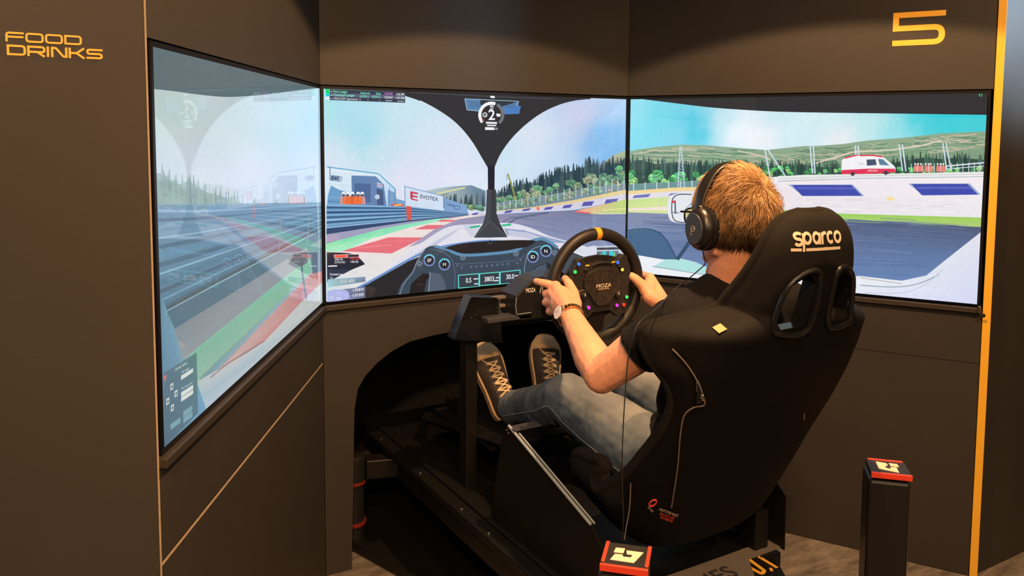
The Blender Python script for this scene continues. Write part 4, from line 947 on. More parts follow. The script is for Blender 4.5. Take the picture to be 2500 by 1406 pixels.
# grab bracket at the right of the seat foot
bm = NB(); prism(bm, [(v.x, v.z) for v in (aY(a, b_, -1.0) for a, b_ in ((1914, 1203), (1931, 1209), (1941, 1231), (1922, 1268), (1906, 1290), (1906, 1316), (1884, 1302), (1862, 1285), (1890, 1262), (1903, 1236)))], frame((0, -0.985, 0), (1, 0, 0), (0, 0, 1)), 0.018, 0.002)
obj('side_bracket', bm, M_black, rig)
for x, y in ((-0.345, -0.15), (-0.345, -0.45), (-0.345, -0.62), (-0.345, 0.2), (0.345, -0.6), (0.26, -1.07), (0.22, -1.10)): obj('bolt', lathe(NB(), [(0.005, 0), (0.005, 0.003), (0.003, 0.0045)], Matrix.Translation((x, y, 0.350)), 10), M_chrome, rig)

# motion actuators
def actuator(x, y, top, label, w_=0.088):
    t = thing('motion_actuator', label, 'actuator', (x, y, 0), 'motion actuator posts of the simulator')
    R45 = Matrix.Translation((x, y, 0)) @ Matrix.Rotation(-PI / 4, 4, 'Z')
    bm = NB(); box(bm, (-0.004, 0, (0.03 + top) / 2 - 0.004), (w_ + 0.008, w_ + 0.006, top - 0.034), R45, 0.008); obj('post', bm, M_satin, t)
    bm = NB(); box(bm, (0, 0, 0.015), (w_ + 0.05, w_ + 0.03, 0.03), R45, 0.004); box(bm, (0, 0, 0.10), (w_ + 0.02, w_ + 0.02, 0.10), R45, 0.004); obj('foot', bm, M_satin, t)
    for a, b in ((0.03, -0.056), (-0.03, -0.056)): obj('bolt', lathe(NB(), [(0.006, 0), (0.006, 0.004), (0.003, 0.006)], R45 @ Matrix.Translation((a, b, 0.17)) @ Matrix.Rotation(PI / 2, 4, 'X'), 10), M_chrome, t)
    c = NB(); s = w_ + 0.004
    box(c, (0, 0, top + 0.006), (s, s, 0.012), R45, 0.001); cap = obj('cap', c, M_black, t)
    bm = NB()
    def bar(c_, s_): box(bm, c_, s_, R45, 0.0008)
    if x < 0:
        bar((-s / 2 + 0.0035, 0.006, top + 0.0125), (0.0075, s - 0.012, 0.0032)); bar((s / 2 - 0.0035, 0.006, top + 0.0125), (0.0075, s - 0.012, 0.0032)); bar((0, -s / 2 + 0.002, top + 0.0065), (s + 0.0015, 0.007, 0.0135))
    else:
        bar((0, -s / 2 + 0.002, top + 0.0065), (s + 0.0015, 0.007, 0.0135)); bar((0, s / 2 - 0.004, top + 0.0125), (s - 0.01, 0.007, 0.0032))
    obj('red_trim', bm, M_red, cap, 'red metal trim')
    bm = NB(); k = s * 0.62; zt = top + 0.0122
    sg = 1 if x < 0 else -1
    Q = R45 @ Matrix.Translation((0, 0, zt)) @ Matrix.Rotation(0 if sg > 0 else -PI / 2, 4, 'Z')
    prism(bm, [(a * k, c * k) for a, c in ((-.52, -.42), (.30, -.44), (.56, .34), (-.04, .34), (.0, .08), (.20, .08), (.16, -.10), (-.10, -.12), (-.14, .02), (-.40, 0))], Q, 0.0008)
    prism(bm, [(a * k, c * k) for a, c in ((-.46, .10), (-.12, .12), (-.10, .46), (-.42, .44))], Q, 0.0008)
    obj('cap_emblem', bm, M_cream, cap, 'cream emblem')
    return t
actuator(-0.428, -1.332, 0.627, 'black square post with a red-edged cap in front of the seat foot')
actuator(0.400, -1.332, 0.634, 'black square post with a red-edged cap to the right of the seat')
t = thing('motion_actuator', 'round black actuator with red rings inside the left of the leg opening', 'actuator', (-0.45, 0.155, 0), 'motion actuator posts of the simulator')
Mx = Matrix.Translation((-0.47, 0.16, 0))
bm = NB(); lathe(bm, [(0.05, 0), (0.052, 0.02), (0.040, 0.03), (0.040, 0.23), (0.046, 0.24), (0.046, 0.32), (0.03, 0.33)], Mx, 20); obj('cylinder', bm, M_satin, t)
for z in (0.085, 0.235):
    bm = NB(); lathe(bm, [(0.0465, z - 0.006), (0.0475, z), (0.0465, z + 0.006)], Mx, 24); obj('ring', bm, M_redshade, t, 'red metal ring with shade in its colour')
bm = NB()
for z in (0.29,): lathe(bm, [(0.005, 0), (0.003, 0.003)], Matrix.Translation((-0.485, 0.116, z)) @ Matrix.Rotation(PI / 2, 4, 'X'), 8)
obj('bolt', bm, M_chrome, t)

# ------------------------------------------------------------------ racing seat
seat = thing('racing_seat', 'black fabric bucket racing seat with embroidered headrest and harness slots', 'seat', (0, -1.1, 0.43))
rows = [  # y, z, half width, side depth
 (-1.388, 1.302, 0.030, 0.008), (-1.400, 1.296, 0.060, 0.018), (-1.410, 1.282, 0.088, 0.030), (-1.420, 1.252, 0.112, 0.045), (-1.424, 1.210, 0.126, 0.062), (-1.422, 1.165, 0.137, 0.085), (-1.417, 1.125, 0.147, 0.108), (-1.409, 1.090, 0.160, 0.125),
 (-1.402, 1.068, 0.222, 0.148), (-1.395, 1.050, 0.286, 0.174), (-1.384, 1.03, 0.302, 0.178), (-1.366, 0.985, 0.292, 0.140), (-1.345, 0.94, 0.268, 0.090), (-1.320, 0.895, 0.256, 0.062), (-1.292, 0.84, 0.252, 0.055), (-1.262, 0.785, 0.254, 0.058), (-1.235, 0.73, 0.256, 0.070),
 (-1.200, 0.65, 0.260, 0.095), (-1.170, 0.58, 0.262, 0.135), (-1.135, 0.51, 0.262, 0.175), (-1.08, 0.465, 0.262, 0.205), (-1.00, 0.460, 0.262, 0.222), (-0.93, 0.475, 0.26, 0.215), (-0.87, 0.50, 0.255, 0.185), (-0.835, 0.512, 0.238, 0.13), (-0.815, 0.518, 0.21, 0.07)]
fine = []
RC = [Vector((a, b, 0)) for a, b, c, d in rows]; RW = [Vector((c, d, 0)) for a, b, c, d in rows]
F1 = catmull(RC, 4); F2 = catmull(RW, 4)
NU = 37
gm = NB(); grid = []
for i, (p, q) in enumerate(zip(F1, F2)):
    tg = (F1[min(i + 1, len(F1) - 1)] - F1[max(i - 1, 0)]).normalized(); N_ = Vector((0, -tg.y, tg.x)); k_ = max(0, min(1, (0.92 - p.y) / .2)); N_ = (N_ * k_ + Vector((0, 1, 0.05)) * (1 - k_)).normalized() if p.x < -1.2 else N_
    row = []
    for j in range(NU):
        u = -1 + 2 * j / (NU - 1); th = abs(u) * PI / 2
        x = math.copysign(q.x * math.sin(th) ** 0.92, u); off = q.y * (1 - math.cos(th)) ** 1.35
        row.append(gm.verts.new(Vector((x + 0.010, p.x, p.y)) + N_ * off))
    grid.append(row)
for a, b in zip(grid, grid[1:]):
    for j in range(NU - 1): gm.faces.new((a[j], b[j], b[j + 1], a[j + 1]))
bmesh.ops.recalc_face_normals(gm, faces=gm.faces)
gm.normal_update()
# make sure normals point backwards (away from the sitter)
c_ = min(gm.faces, key=lambda f: abs(f.calc_center_median().z - 0.95) + abs(f.calc_center_median().x))
if c_.normal.y > 0: bmesh.ops.reverse_faces(gm, faces=gm.faces)
rim_pts = [v.co.copy() for v in grid[0]] + [r[-1].co.copy() for r in grid[1:]] + [v.co.copy() for v in grid[-1][::-1]][1:] + [r[0].co.copy() for r in grid[::-1]][1:-1]
me = bpy.data.meshes.new('s'); gm.to_mesh(me); gm.free()
so = bpy.data.objects.new('s', me); COL.objects.link(so); md = so.modifiers.new('s', 'SOLIDIFY'); md.thickness = 0.026; md.offset = 0
dg = bpy.context.evaluated_depsgraph_get(); dg.update(); me2 = bpy.data.meshes.new_from_object(so.evaluated_get(dg)); bpy.data.objects.remove(so)
SLOT = [(0.030, 1.165), (0.052, 1.186), (0.096, 1.160), (0.114, 1.086), (0.104, 1.068), (0.038, 1.072)]
cut_ = []
for sx in (-1, 1):
    c = NB(); pts = [(sx * a + .010, b) for a, b in SLOT]
    prism(c, pts if sx > 0 else pts[::-1], frame((0, -1.25, 0), (1, 0, 0), (0, 0, 1)), 0.30); cut_.append(c)
me3 = boolean(me2, cut_)
ca = me3.color_attributes.new('cover', 'FLOAT_COLOR', 'POINT'); cv = []
for v in me3.vertices:
    p = v.co; dr_ = min((p - q).length for q in rim_pts[::3])
    top_ = max(0, min(1, (p.z - (1.205 - 1.2 * abs(p.x) ** 1.3 * .6)) / .012))
    sh_ = max(0, min(1, (0.075 - dr_) / .010)) * max(0, min(1, (p.z - .96) / .03))
    k_ = max(top_, sh_, 1 if (p.y > -1.36 and v.normal.y > .2) or (p.y > -1.10 and p.z > .60) else 0); cv += [k_, k_, k_, 1]
ca.data.foreach_set('color', cv)
shell = obj('shell', me3, M_seat, seat, ang=50)
bvh = BVHTree.FromPolygons([v.co.copy() for v in me3.vertices], [tuple(p.vertices) for p in me3.polygons])
def onseat(x, z, off=0.0):
    h = bvh.ray_cast(Vector((x, -2.2, z)), Vector((0, 1, 0)))
    if h[0] is None: return Vector((x, -1.42, z))
    return h[0] + h[1] * off if h[1].y < 0 else h[0] - h[1] * off
bm = NB(); tube(bm, rim_pts, 0.0165, 8, closed=True); obj('edge_padding', bm, M_seatfab, seat, smooth=True)
for sx in (-1, 1):   # harness slot trims
    pts = [(sx * a + .010, b) for a, b in SLOT]; cxs = sum(a for a, b in pts) / 6; czs = sum(b for a, b in pts) / 6
    loop = catmull([onseat(cxs + (a - cxs) * 1.16, czs + (b - czs) * 1.12, 0.003) for a, b in pts], 4, True)
    bm = NB(); tube(bm, loop, 0.0062, 8, closed=True)
    # inner sleeve of the slot
    lo = [Vector((cxs + (a - cxs) * 0.99, 0, czs + (b - czs) * 0.99)) for a, b in pts]
    V1 = [bm.verts.new((v.x, onseat(cxs + (v.x - cxs) * 1.16, czs + (v.z - czs) * 1.12).y + 0.001, v.z)) for v in lo]; V2 = [bm.verts.new((v.x, V1[i].co.y + 0.036, v.z)) for i, v in enumerate(lo)]
    for i in range(6): bm.faces.new((V1[i], V1[(i + 1) % 6], V2[(i + 1) % 6], V2[i]))
    bmesh.ops.recalc_face_normals(bm, faces=bm.faces)
    obj('harness_trim', bm, M_trim, seat, 'glossy black slot trim', ang=40)
# embroidered name
def on_surface_strokes(strokes, wd_, M2, off):
    b = NB()
    for st in strokes:
        dense = []
        for (a, c), (d_, e) in zip(st, st[1:]):
            for k_ in range(3): dense.append((a + (d_ - a) * k_ / 3, c + (e - c) * k_ / 3))
        dense.append(st[-1])
        L, R = stroke2d(dense, wd_); vl = []; vr = []
        for p, q in zip(L, R):
            A = M2(p.x, p.y); B = M2(q.x, q.y)
            vl.append(b.verts.new(onseat(A[0], A[1], off))); vr.append(b.verts.new(onseat(B[0], B[1], off)))
        for i in range(len(vl) - 1): b.faces.new((vr[i], vr[i + 1], vl[i + 1], vl[i]))
    r = bmesh.ops.extrude_face_region(b, geom=list(b.faces)); bmesh.ops.translate(b, vec=(0, -0.0008, 0), verts=[v for v in r['geom'] if isinstance(v, bmesh.types.BMVert)])
    bmesh.ops.recalc_face_normals(b, faces=b.faces)
    return b
# map: letter space x 0..6.6, y 0..1 to the headrest (corners measured on the seat back)
pA = aY(1952, 601, -1.44); pB = aY(2062, 594, -1.44); sc = (pB.x - pA.x) / 6.35
def M2(a, b): return (pA.x + (a + b * 0.10) * sc, pA.z + (pB.z - pA.z) * a / 6.35 + b * sc * 1.22)
W_ = 0.235
sp = {'s': (0.08, [arc2(.5, .66, .36, .22, 35, 270, 12) + arc2(.5, .22, .36, .22, 84, -150, 12)], 1.0),
      'p': (1.0, [[(0.12, -0.50), (0.12, .88)], arc2(.55, .5, .40, .38, 180, -180, 16)], 1.08),
      'a': (2.15, [[(0.98, 0.0), (0.98, .88)], arc2(.55, .5, .40, .38, 180, -180, 16)], 1.08),
      'r': (3.35, [[(0.12, 0.0), (0.12, .88)], arc2(.50, .48, .38, .38, 180, 60, 6)], .8),
      'c': (4.10, [arc2(.55, .5, .42, .38, 50, 310, 12)], 1.0),
      'o': (5.10, [arc2(.58, .5, .44, .38, 0, 360, 18)], 1.1)}
for ch, (x0_, sts, _) in sp.items():
    obj('embroidered_letter', on_surface_strokes([[(x0_ + a, b) for a, b in st] for st in sts], W_, M2, 0.0006), M_embroid, seat, 'cream embroidered letter')
bm = on_surface_strokes([[(-0.15, -0.36), (0.86, -0.36)], [(1.38, -0.36), (6.0, -0.36)]], 0.22, M2, 0.0006); obj('embroidered_underline', bm, M_embroid, seat)
# mustard square sticker, flat on the shell below the left shoulder
h_ = bvh.ray_cast(CAM, ray(1757, 803).normalized()); n_ = h_[1] if h_[1].y < 0 else -h_[1]
obj('square_label', box(NB(), (0, 0, 0), (0.0215, 0.0215, 0.0010), frame(h_[0] + n_ * 0.0018, Vector((1, 0, 0)) - n_ * n_.x, Vector((0, 0, 1)) - n_ * n_.z), 0.0002), mat('mustard_label', (0.36, 0.30, 0.12), 0.6), seat, 'small mustard square label')
# red warning label low on the back
def onseat_text(s_, px_, py_, size, dx, dz, sx_, m, name, lab=None, th=0.0008):
    V, F = text_tris(s_); b = NB(); P0 = seat_hit(px_, py_)
    vs_ = [b.verts.new(onseat(P0.x + x * size * sx_ * dx, P0.z + y * size + x * size * sx_ * dz, 0.0018)) for x, y in V]
    for f in F:
        try: b.faces.new([vs_[i] for i in f])
        except ValueError: pass
    return obj(name, b, m, seat, lab)
def seat_hit(px_, py_):
    h = bvh.ray_cast(CAM, ray(px_, py_).normalized())
    return h[0] if h[0] else aY(px_, py_, -1.2)
M_labelred = mat('red_label_print', (0.62, 0.07, 0.04), 0.6, var=0.2, scale=300)
M_labelcream = mat('cream_label_print', (0.62, 0.52, 0.38), 0.6)
onseat_text('NOT FOR RACE', 1608, 1244, 0.0105, 1.0, -0.50, .66, M_labelcream, 'label_print')
onseat_text('RACING USE', 1609, 1254, 0.0100, 1.0, -0.50, .66, M_labelred, 'label_print'); onseat_text('PROHIBITED', 1610, 1263, 0.0100, 1.0, -0.50, .60, M_labelred, 'label_print')
onseat_text('SIM SEAT', 1581, 1238, 0.0085, 1.0, -1.1, .42, M_labelcream, 'label_print')
pR = seat_hit(1594, 1227); bm = NB(); ring_ = [onseat(pR.x + 0.0052 * math.cos(a_ * PI / 10), pR.z + 0.0100 * math.sin(a_ * PI / 10), 0.001) for a_ in range(20)]; tube(bm, ring_, 0.0022, 6, closed=True, flat=1.0); obj('label_ring', bm, M_labelred, seat, 'red ring mark')
# adjuster plates with screws on the sides
for (px_, py_), nm in (((1703, 955), 'adjuster'), ((1963, 1018), 'adjuster')):
    c_ = seat_hit(px_ if px_ < 1900 else 1950, py_); bm = NB()
    if px_ < 1900:
        box(bm, c_ + Vector((0.0, -0.004, 0)), (0.010, 0.008, 0.05), None, 0.002)
        obj(nm, bm, M_trim, seat)
        bm = NB(); box(bm, c_ + Vector((-0.012, -0.010, 0.014)), (0.0022, 0.003, 0.020), Matrix.Rotation(0, 4, 'Y'), 0.0006); ball(bm, c_ + Vector((0.0, -0.012, -0.008)), (0.004, 0.003, 0.005), None, 8); ball(bm, c_ + Vector((0.006, -0.010, -0.012)), (0.003, 0.003, 0.008), None, 8)
        obj('adjuster_screw', bm, M_chrome, seat)
    else:
        bm = NB(); box(bm, c_ + Vector((0.012, -0.004, 0)), (0.004, 0.006, 0.018), None, 0.001); obj('adjuster_screw', bm, M_chrome, seat)
# seat cushion
bm = NB(); ball(bm, (0, -0.93, 0.505), (0.17, 0.21, 0.035), None, 24); obj('seat_cushion', bm, M_seatfab, seat, smooth=True)
# thin seam cable on the shell's back
path = [onseat(*q_, 0.003) for q_ in [(lambda v: (v.x, v.z))(seat_hit(a, b)) for a, b in ((1640, 850), (1672, 884), (1700, 928), (1712, 960), (1716, 985), (1690, 992), (1668, 1012), (1658, 1060), (1652, 1130), (1642, 1200), (1636, 1235))]]
bm = NB(); tube(bm, catmull([p + Vector((0, -0.003, 0)) for p in path], 4), 0.0017, 6); obj('cable', bm, M_greycable, seat, 'thin grey cable')

# ------------------------------------------------------------------ wheel base
WC = Vector((0.004, -0.635, 1.025))
wb = thing('wheel_base', 'black octagonal wheel base motor behind the steering wheel', 'wheel base', (0, -0.3, 0.885))
Mw = frame((0, -0.300, 0), (1, 0, 0), (0, 0, 1))   # extrudes towards the driver
oc = [(-0.132, 0.905), (-0.128, 0.968), (-0.07, 1.010), (-0.045, 1.02), (0.045, 1.02), (0.07, 1.010), (0.132, 0.968), (0.132, 0.905), (0.11, 0.886), (-0.11, 0.886)]
bm = NB(); prism(bm, oc, Mw, 0.100, 0.004); obj('motor_case', bm, M_satin, wb)
bm = NB(); lathe(bm, [(0.040, 0), (0.040, 0.10), (0.033, 0.11), (0.033, 0.185)], frame((WC.x, -0.40, WC.z - 0.02), (1, 0, 0), (0, 0, 1)) , 28); obj('shaft', bm, M_satin, wb)
bm = NB(); text_bm(bm, 'MOZA', frame((aY(1284, 715, -0.402).x, -0.4006, aY(1284, 715, -0.402).z), (1, 0, 0.0), (0, 0, 1)), 0.020, .62, thick=0.0006); obj('maker_lettering', bm, M_white, wb)
bm = NB(); tube(bm, [(-0.129, -0.401, 0.963), (-0.132, -0.401, 0.935), (-0.128, -0.401, 0.910)], 0.0012, 6); tube(bm, [(-0.126, -0.401, 0.9085), (-0.075, -0.401, 0.9095)], 0.0012, 6); obj('case_edge', bm, M_alu, wb)
bm = NB(); tube(bm, [(-0.036, -0.401, 0.990), (-0.040, -0.401, 0.978), (-0.042, -0.401, 0.968)], 0.0010, 6); tube(bm, [(-0.029, -0.401, 0.990), (-0.034, -0.401, 0.976)], 0.0013, 6); obj('emblem', bm, M_white, wb)

# aluminium rails between console and base
rl = thing('console_rails', 'pair of bronze-lit rails between the side console and the wheel base', 'rails', (-0.18, -0.30, 0.90))
for z in (0.952, 0.925):
    bm = NB(); box(bm, (-0.165, -0.325, z), (0.075, 0.02, 0.009), None, 0.001); obj('rail', bm, M_grey, rl)
# side console
con = thing('side_console', 'black rounded side console panel left of the wheel base', 'console', (-0.27, -0.33, 0.88))
c_ = [(-0.075, 0.0), (0.06, 0.0), (0.068, 0.04), (0.064, 0.10), (0.052, 0.127), (0.038, 0.133), (-0.040, 0.133)] 
q0_ = aY(1150, 725, -0.36); q1_ = aY(1215, 727, -0.36); q2_ = aY(1228, 838, -0.36); q3_ = aY(1108, 830, -0.36)
outl = rounded([(q3_.x, q3_.z, 0), (q2_.x, q2_.z, 0.006), (q1_.x + 0.004, q1_.z, 0.014), (q0_.x, q0_.z, 0.004), (q3_.x, q3_.z, 0)])[:-1]
bm = NB(); prism(bm, outl, frame((0, -0.31, 0), (1, 0, 0), (0, 0, 1)), 0.05, 0.002); obj('console_body', bm, M_gloss, con)
bm = NB(); tube(bm, [(q0_.x, -0.361, q0_.z), (q1_.x - 0.004, -0.361, q1_.z + 0.0005), (q1_.x + 0.004, -0.361, q1_.z - 0.008), (q1_.x + 0.006, -0.361, q1_.z - 0.06)], 0.0016, 6); obj('metal_edge', bm, M_chrome, con, 'thin bright metal edge')
for px_, py_, r_ in ((1213, 753, .003), (1214, 762, .003), (1215, 772, .004), (1163, 771, .004), (1150, 777, .003)): obj('console_button', lathe(NB(), [(r_, 0), (r_, 0.002), (r_ * .5, 0.003)], frame(aY(px_, py_, -0.3605), (1, 0, 0), (0, 0, 1)), 10), M_trim, con)

# ------------------------------------------------------------------ steering wheel
whl = thing('steering_wheel', 'round black leather steering wheel with orange top mark and lit buttons', 'steering wheel', WC)
RW_ = 0.155
Mwh = frame(WC, (1, 0, 0), (0, 0, 1))     # local x right, y up, z towards the driver (-y)
def wp(x, y, z=0.0): return Mwh @ Vector((x, y, z))
bm = NB(); tube(bm, [wp(RW_ * math.cos(2 * PI * k / 72), RW_ * math.sin(2 * PI * k / 72)) for k in range(72)], 0.0182, 16, closed=True); obj('rim', bm, M_leather, whl, smooth=True)
bm = NB(); tube(bm, [wp(RW_ * math.cos(math.radians(90 + a)), RW_ * math.sin(math.radians(90 + a))) for a in (-3.2, -1.6, 0, 1.6, 3.2)], 0.0190, 16); obj('centre_mark', bm, M_orange, whl, 'orange centre mark', smooth=True)
for sgn in (-1, 1):
    bm = NB()
    for q in range(9): 
        a = math.radians(90 + sgn * (42 + q * 1.6)); tube(bm, [wp((RW_ - 0.0165) * math.cos(a), (RW_ - 0.0165) * math.sin(a), 0.0076), wp((RW_ - 0.0165) * math.cos(a + .006), (RW_ - 0.0165) * math.sin(a + .006), 0.0030)], 0.0009, 4)
    obj('stitching', bm, M_grey, whl, kind='stuff')
# spoke plate
sp_ = [(-0.145, 0.012), (-0.10, 0.060), (-0.075, 0.082), (0, 0.094), (0.075, 0.082), (0.10, 0.060), (0.145, 0.012), (0.145, -0.020), (0.10, -0.030), (0.085, -0.075), (0.030, -0.090), (0.022, -0.145), (-0.022, -0.145), (-0.030, -0.090), (-0.085, -0.075), (-0.10, -0.030), (-0.145, -0.020)]
bm = NB(); prism(bm, smooth2(sp_ + [sp_[0]], 2)[:-1], Mwh @ Matrix.Translation((0, 0, -0.004)), 0.010, 0.0015); obj('spoke_plate', bm, M_satin, whl)
# button pod with raised horns
pod = [(-0.108, 0.020), (-0.104, 0.052), (-0.090, 0.088), (-0.077, 0.094), (-0.066, 0.086), (-0.052, 0.068), (0, 0.078), (0.052, 0.068), (0.066, 0.086), (0.077, 0.094), (0.090, 0.088), (0.104, 0.052), (0.108, 0.020), (0.100, 0.0), (0.098, -0.05), (0.090, -0.082), (0.060, -0.092), (0.030, -0.070), (-0.030, -0.070), (-0.060, -0.092), (-0.090, -0.082), (-0.098, -0.05), (-0.100, 0.0)]
bm = NB(); prism(bm, pod, Mwh @ Matrix.Translation((0, 0, 0.006)), 0.024, 0.0025); obj('button_pod', bm, M_black, whl)
shield = smooth2([(-0.068, 0.030), (-0.045, 0.052), (0, 0.060), (0.045, 0.052), (0.068, 0.030), (0.066, 0.004), (0.046, -0.018), (0.026, -0.046), (0, -0.052), (-0.026, -0.046), (-0.046, -0.018), (-0.066, 0.004), (-0.068, 0.030)], 3)[:-1]
bm = NB(); prism(bm, shield, Mwh @ Matrix.Translation((0, 0, 0.0305)), 0.007, 0.0015); hub = obj('hub_plate', bm, M_forged, whl, 'forged carbon hub plate')
bm = NB(); text_bm(bm, 'MOZA', Mwh @ Matrix.Translation((0, 0.003, 0.0378)), 0.0150, 1.25, 'CENTER'); text_bm(bm, 'R A C I N G', Mwh @ Matrix.Translation((0, -0.0035, 0.0378)), 0.0062, 1.20, 'CENTER'); obj('hub_lettering', bm, M_cream, hub, 'cream lettering')
for x, y in ((-0.036, 0.024), (0.036, 0.024), (0, -0.042)): obj('hub_screw', lathe(NB(), [(0.0045, 0), (0.0045, 0.0012), (0.002, 0.0005)], Mwh @ Matrix.Translation((x, y, 0.0376)), 12), M_black, hub)
def wbtn(px_, py_, col, nm):
    """lit push button at its measured place on the pod"""
    v = Mwh.inverted() @ onp(px_, py_, wp(0, 0, 0.034), (0, -1, 0))
    T = Mwh @ Matrix.Translation((v.x, v.y, 0.0300))
    b = NB(); lathe(b, [(0.0075, 0), (0.0072, 0.003), (0.0058, 0.004)], T, 18); o_ = obj('button', b, M_black, whl, nm + ' button')
    b = NB(); lathe(b, [(0.0050, 0.0035), (0.0050, 0.0058), (0.0032, 0.0062)], T, 16)
    obj('button_light', b, mat('button_' + nm, col, 0.4, emit=col, estr=0.85), o_)
for q in ((1413, 645, (0.02, 0.13, 1.0), 'blue'), (1404, 664, (0.02, 0.75, 0.12), 'green'), (1508, 641, (0.02, 0.13, 1.0), 'blue'), (1519, 658, (0.75, 0.60, 0.06), 'yellow'), (1437, 751, (0.75, 0.03, 0.75), 'magenta'), (1506, 745, (0.75, 0.03, 0.75), 'magenta'), (1523, 744, (0.85, 0.03, 0.02), 'red'), (1530, 725, (0.02, 0.65, 0.12), 'green')):
    wbtn(*q)
for px_, py_ in ((1423, 722), (1505, 718)):
    v = Mwh.inverted() @ onp(px_, py_, wp(0, 0, 0.034), (0, -1, 0)); T = Mwh @ Matrix.Translation((v.x, v.y, 0.0300))
    b = NB(); lathe(b, [(0.0135, 0), (0.013, 0.004), (0.0105, 0.005), (0.0100, 0.014), (0.008, 0.015)], T, 18); o_ = obj('rotary_knob', b, M_satin, whl)
    b = NB(); box(b, (0, 0.004, 0.0155), (0.0025, 0.008, 0.001), T); 
    for a in range(-3, 4): tube(b, [T @ Vector((0.0162 * math.sin(a * .42 + .06), 0.0162 * math.cos(a * .42 + .06), 0.0008)), T @ Vector((0.0162 * math.sin(a * .42 + .32), 0.0162 * math.cos(a * .42 + .32), 0.0008))], 0.0007, 4)
    obj('knob_marks', b, M_cream, o_)
for x in (-0.054, 0.040):
    b = NB(); box(b, (x, 0.070 if x < 0 else 0.073, 0.0305), (0.013, 0.004, 0.0012), Mwh); obj('pod_label', b, M_letter, whl)
b = NB(); prism(b, smooth2([(-0.036, 0.066), (-0.02, 0.072), (0.02, 0.072), (0.036, 0.066), (0.036, 0.062), (0.02, 0.0665), (-0.02, 0.0665), (-0.036, 0.062), (-0.036, 0.066)], 2)[:-1], Mwh @ Matrix.Translation((0, 0, 0.0302)), 0.0015); obj('shift_light_strip', b, M_gloss, whl)
for sgn in (-1, 1):   # toggles and paddles
    b = NB(); lathe(b, [(0.005, 0), (0.005, 0.004), (0.003, 0.006), (0.0032, 0.014), (0.002, 0.015)], Mwh @ Matrix.Translation((sgn * 0.062, 0.058, 0.030)), 12); obj('toggle', b, M_satin, whl)
    b = NB(); prism(b, [(sgn * 0.05, 0.03), (sgn * 0.12, 0.05), (sgn * 0.132, 0.02), (sgn * 0.13, -0.03), (sgn * 0.05, -0.02)][::sgn], Mwh @ Matrix.Translation((0, 0, -0.040)), 0.003, 0.0006); obj('shift_paddle', b, M_gloss, whl)
# horn side faces catch the display light
# ------------------------------------------------------------------ pedals
ped = thing('pedal_set', 'black metal pedal set under the trainers', 'pedals', (0, -0.12, 0.50))
for toe_, heel_, up_v, sx_ in (((-0.122, -0.150, 0.752), (-0.100, -0.285, 0.535), (-0.15, -0.85, 0.52), 0.012), ((0.100, -0.205, 0.764), (0.028, -0.335, 0.556), (-0.25, -0.85, 0.52), -0.020)):
    X_ = (Vector(toe_) - Vector(heel_)).normalized(); N_ = Vector(up_v); N_ = (N_ - X_ * N_.dot(X_)).normalized()
    ctr = Vector(toe_).lerp(Vector(heel_), .22) - N_ * 0.016
    b = NB(); box(b, (0, sx_, 0), (0.085, 0.062, 0.006), frame(ctr, X_, N_.cross(X_)), 0.0025, ); obj('pedal_plate', b, M_black, ped)
    b = NB(); tube(b, [ctr - N_ * .006, ctr - N_ * .010 - X_ * .10, Vector((ctr.x, ctr.y + .03, 0.525))], 0.007, 8); obj('pedal_arm', b, M_darkmetal, ped)
b = NB(); box(b, (-0.035, -0.02, 0.515), (0.26, 0.10, 0.028), None, 0.004); obj('pedal_base', b, M_darkmetal, ped)
b = NB(); tube(b, [(0.04, -0.30, 0.60), (0.05, -0.26, 0.56), (0.05, -0.2, 0.512)], 0.010, 8); ball(b, (0.04, -0.30, 0.605), (0.012,) * 3, None, 10); obj('heel_stop', b, M_satin, ped)
for a_, b_ in (((0.13, -0.34, 0.66), (0.16, -0.40, 0.60)), ((0.10, -0.28, 0.70), (0.13, -0.36, 0.60))):
    pass

# ------------------------------------------------------------------ person
PP = Vector((0, -1.05, 0.50))
man = thing('person', 'man in black t-shirt, jeans and canvas trainers seated in the racing seat holding the wheel', 'person', PP)
HC = Vector((-0.016, -1.195, 1.279))
HM = Matrix.Translation(HC) @ Matrix.Rotation(math.radians(-5), 4, 'Z') @ Matrix.Rotation(math.radians(-4), 4, 'X')
def hp(x, y, z): return HM @ Vector((x, y, z))
HR = HM.to_3x3().to_4x4()
b = NB()
# head
ball(b, hp(0, -0.005, 0.012), (0.074, 0.094, 0.094), HR.copy(), 28)
ball(b, hp(0, 0.035, -0.050), (0.056, 0.058, 0.062), HR.copy(), 20)
ball(b, hp(0, 0.070, -0.092), (0.028, 0.022, 0.020), HR.copy(), 12)
for sx in (-1, 1):
    cone(b, hp(sx * 0.052, 0.0, -0.070), 0.018, hp(sx * 0.024, 0.066, -0.094), 0.015, 8)       # jaw line
    ball(b, hp(sx * 0.038, 0.066, -0.022), (0.022, 0.018, 0.018), HR.copy(), 10)               # cheek
    cone(b, hp(sx * 0.012, 0.090, 0.026), 0.0075, hp(sx * 0.042, 0.076, 0.026), 0.007, 6)      # brow
    ball(b, hp(sx * 0.077, -0.004, -0.012), (0.009, 0.020, 0.032), HR.copy(), 12)              # ear
cone(b, hp(0, 0.094, 0.014), 0.007, hp(0, 0.112, -0.024), 0.010, 8)                             # nose
for sx in (-1, 1): ball(b, hp(sx * 0.010, 0.100, -0.028), (0.0075, 0.009, 0.006), HR.copy(), 8)
cone(b, hp(-0.018, 0.086, -0.056), 0.006, hp(0.018, 0.086, -0.056), 0.006, 6); cone(b, hp(-0.014, 0.086, -0.066), 0.007, hp(0.014, 0.086, -0.066), 0.007, 6)
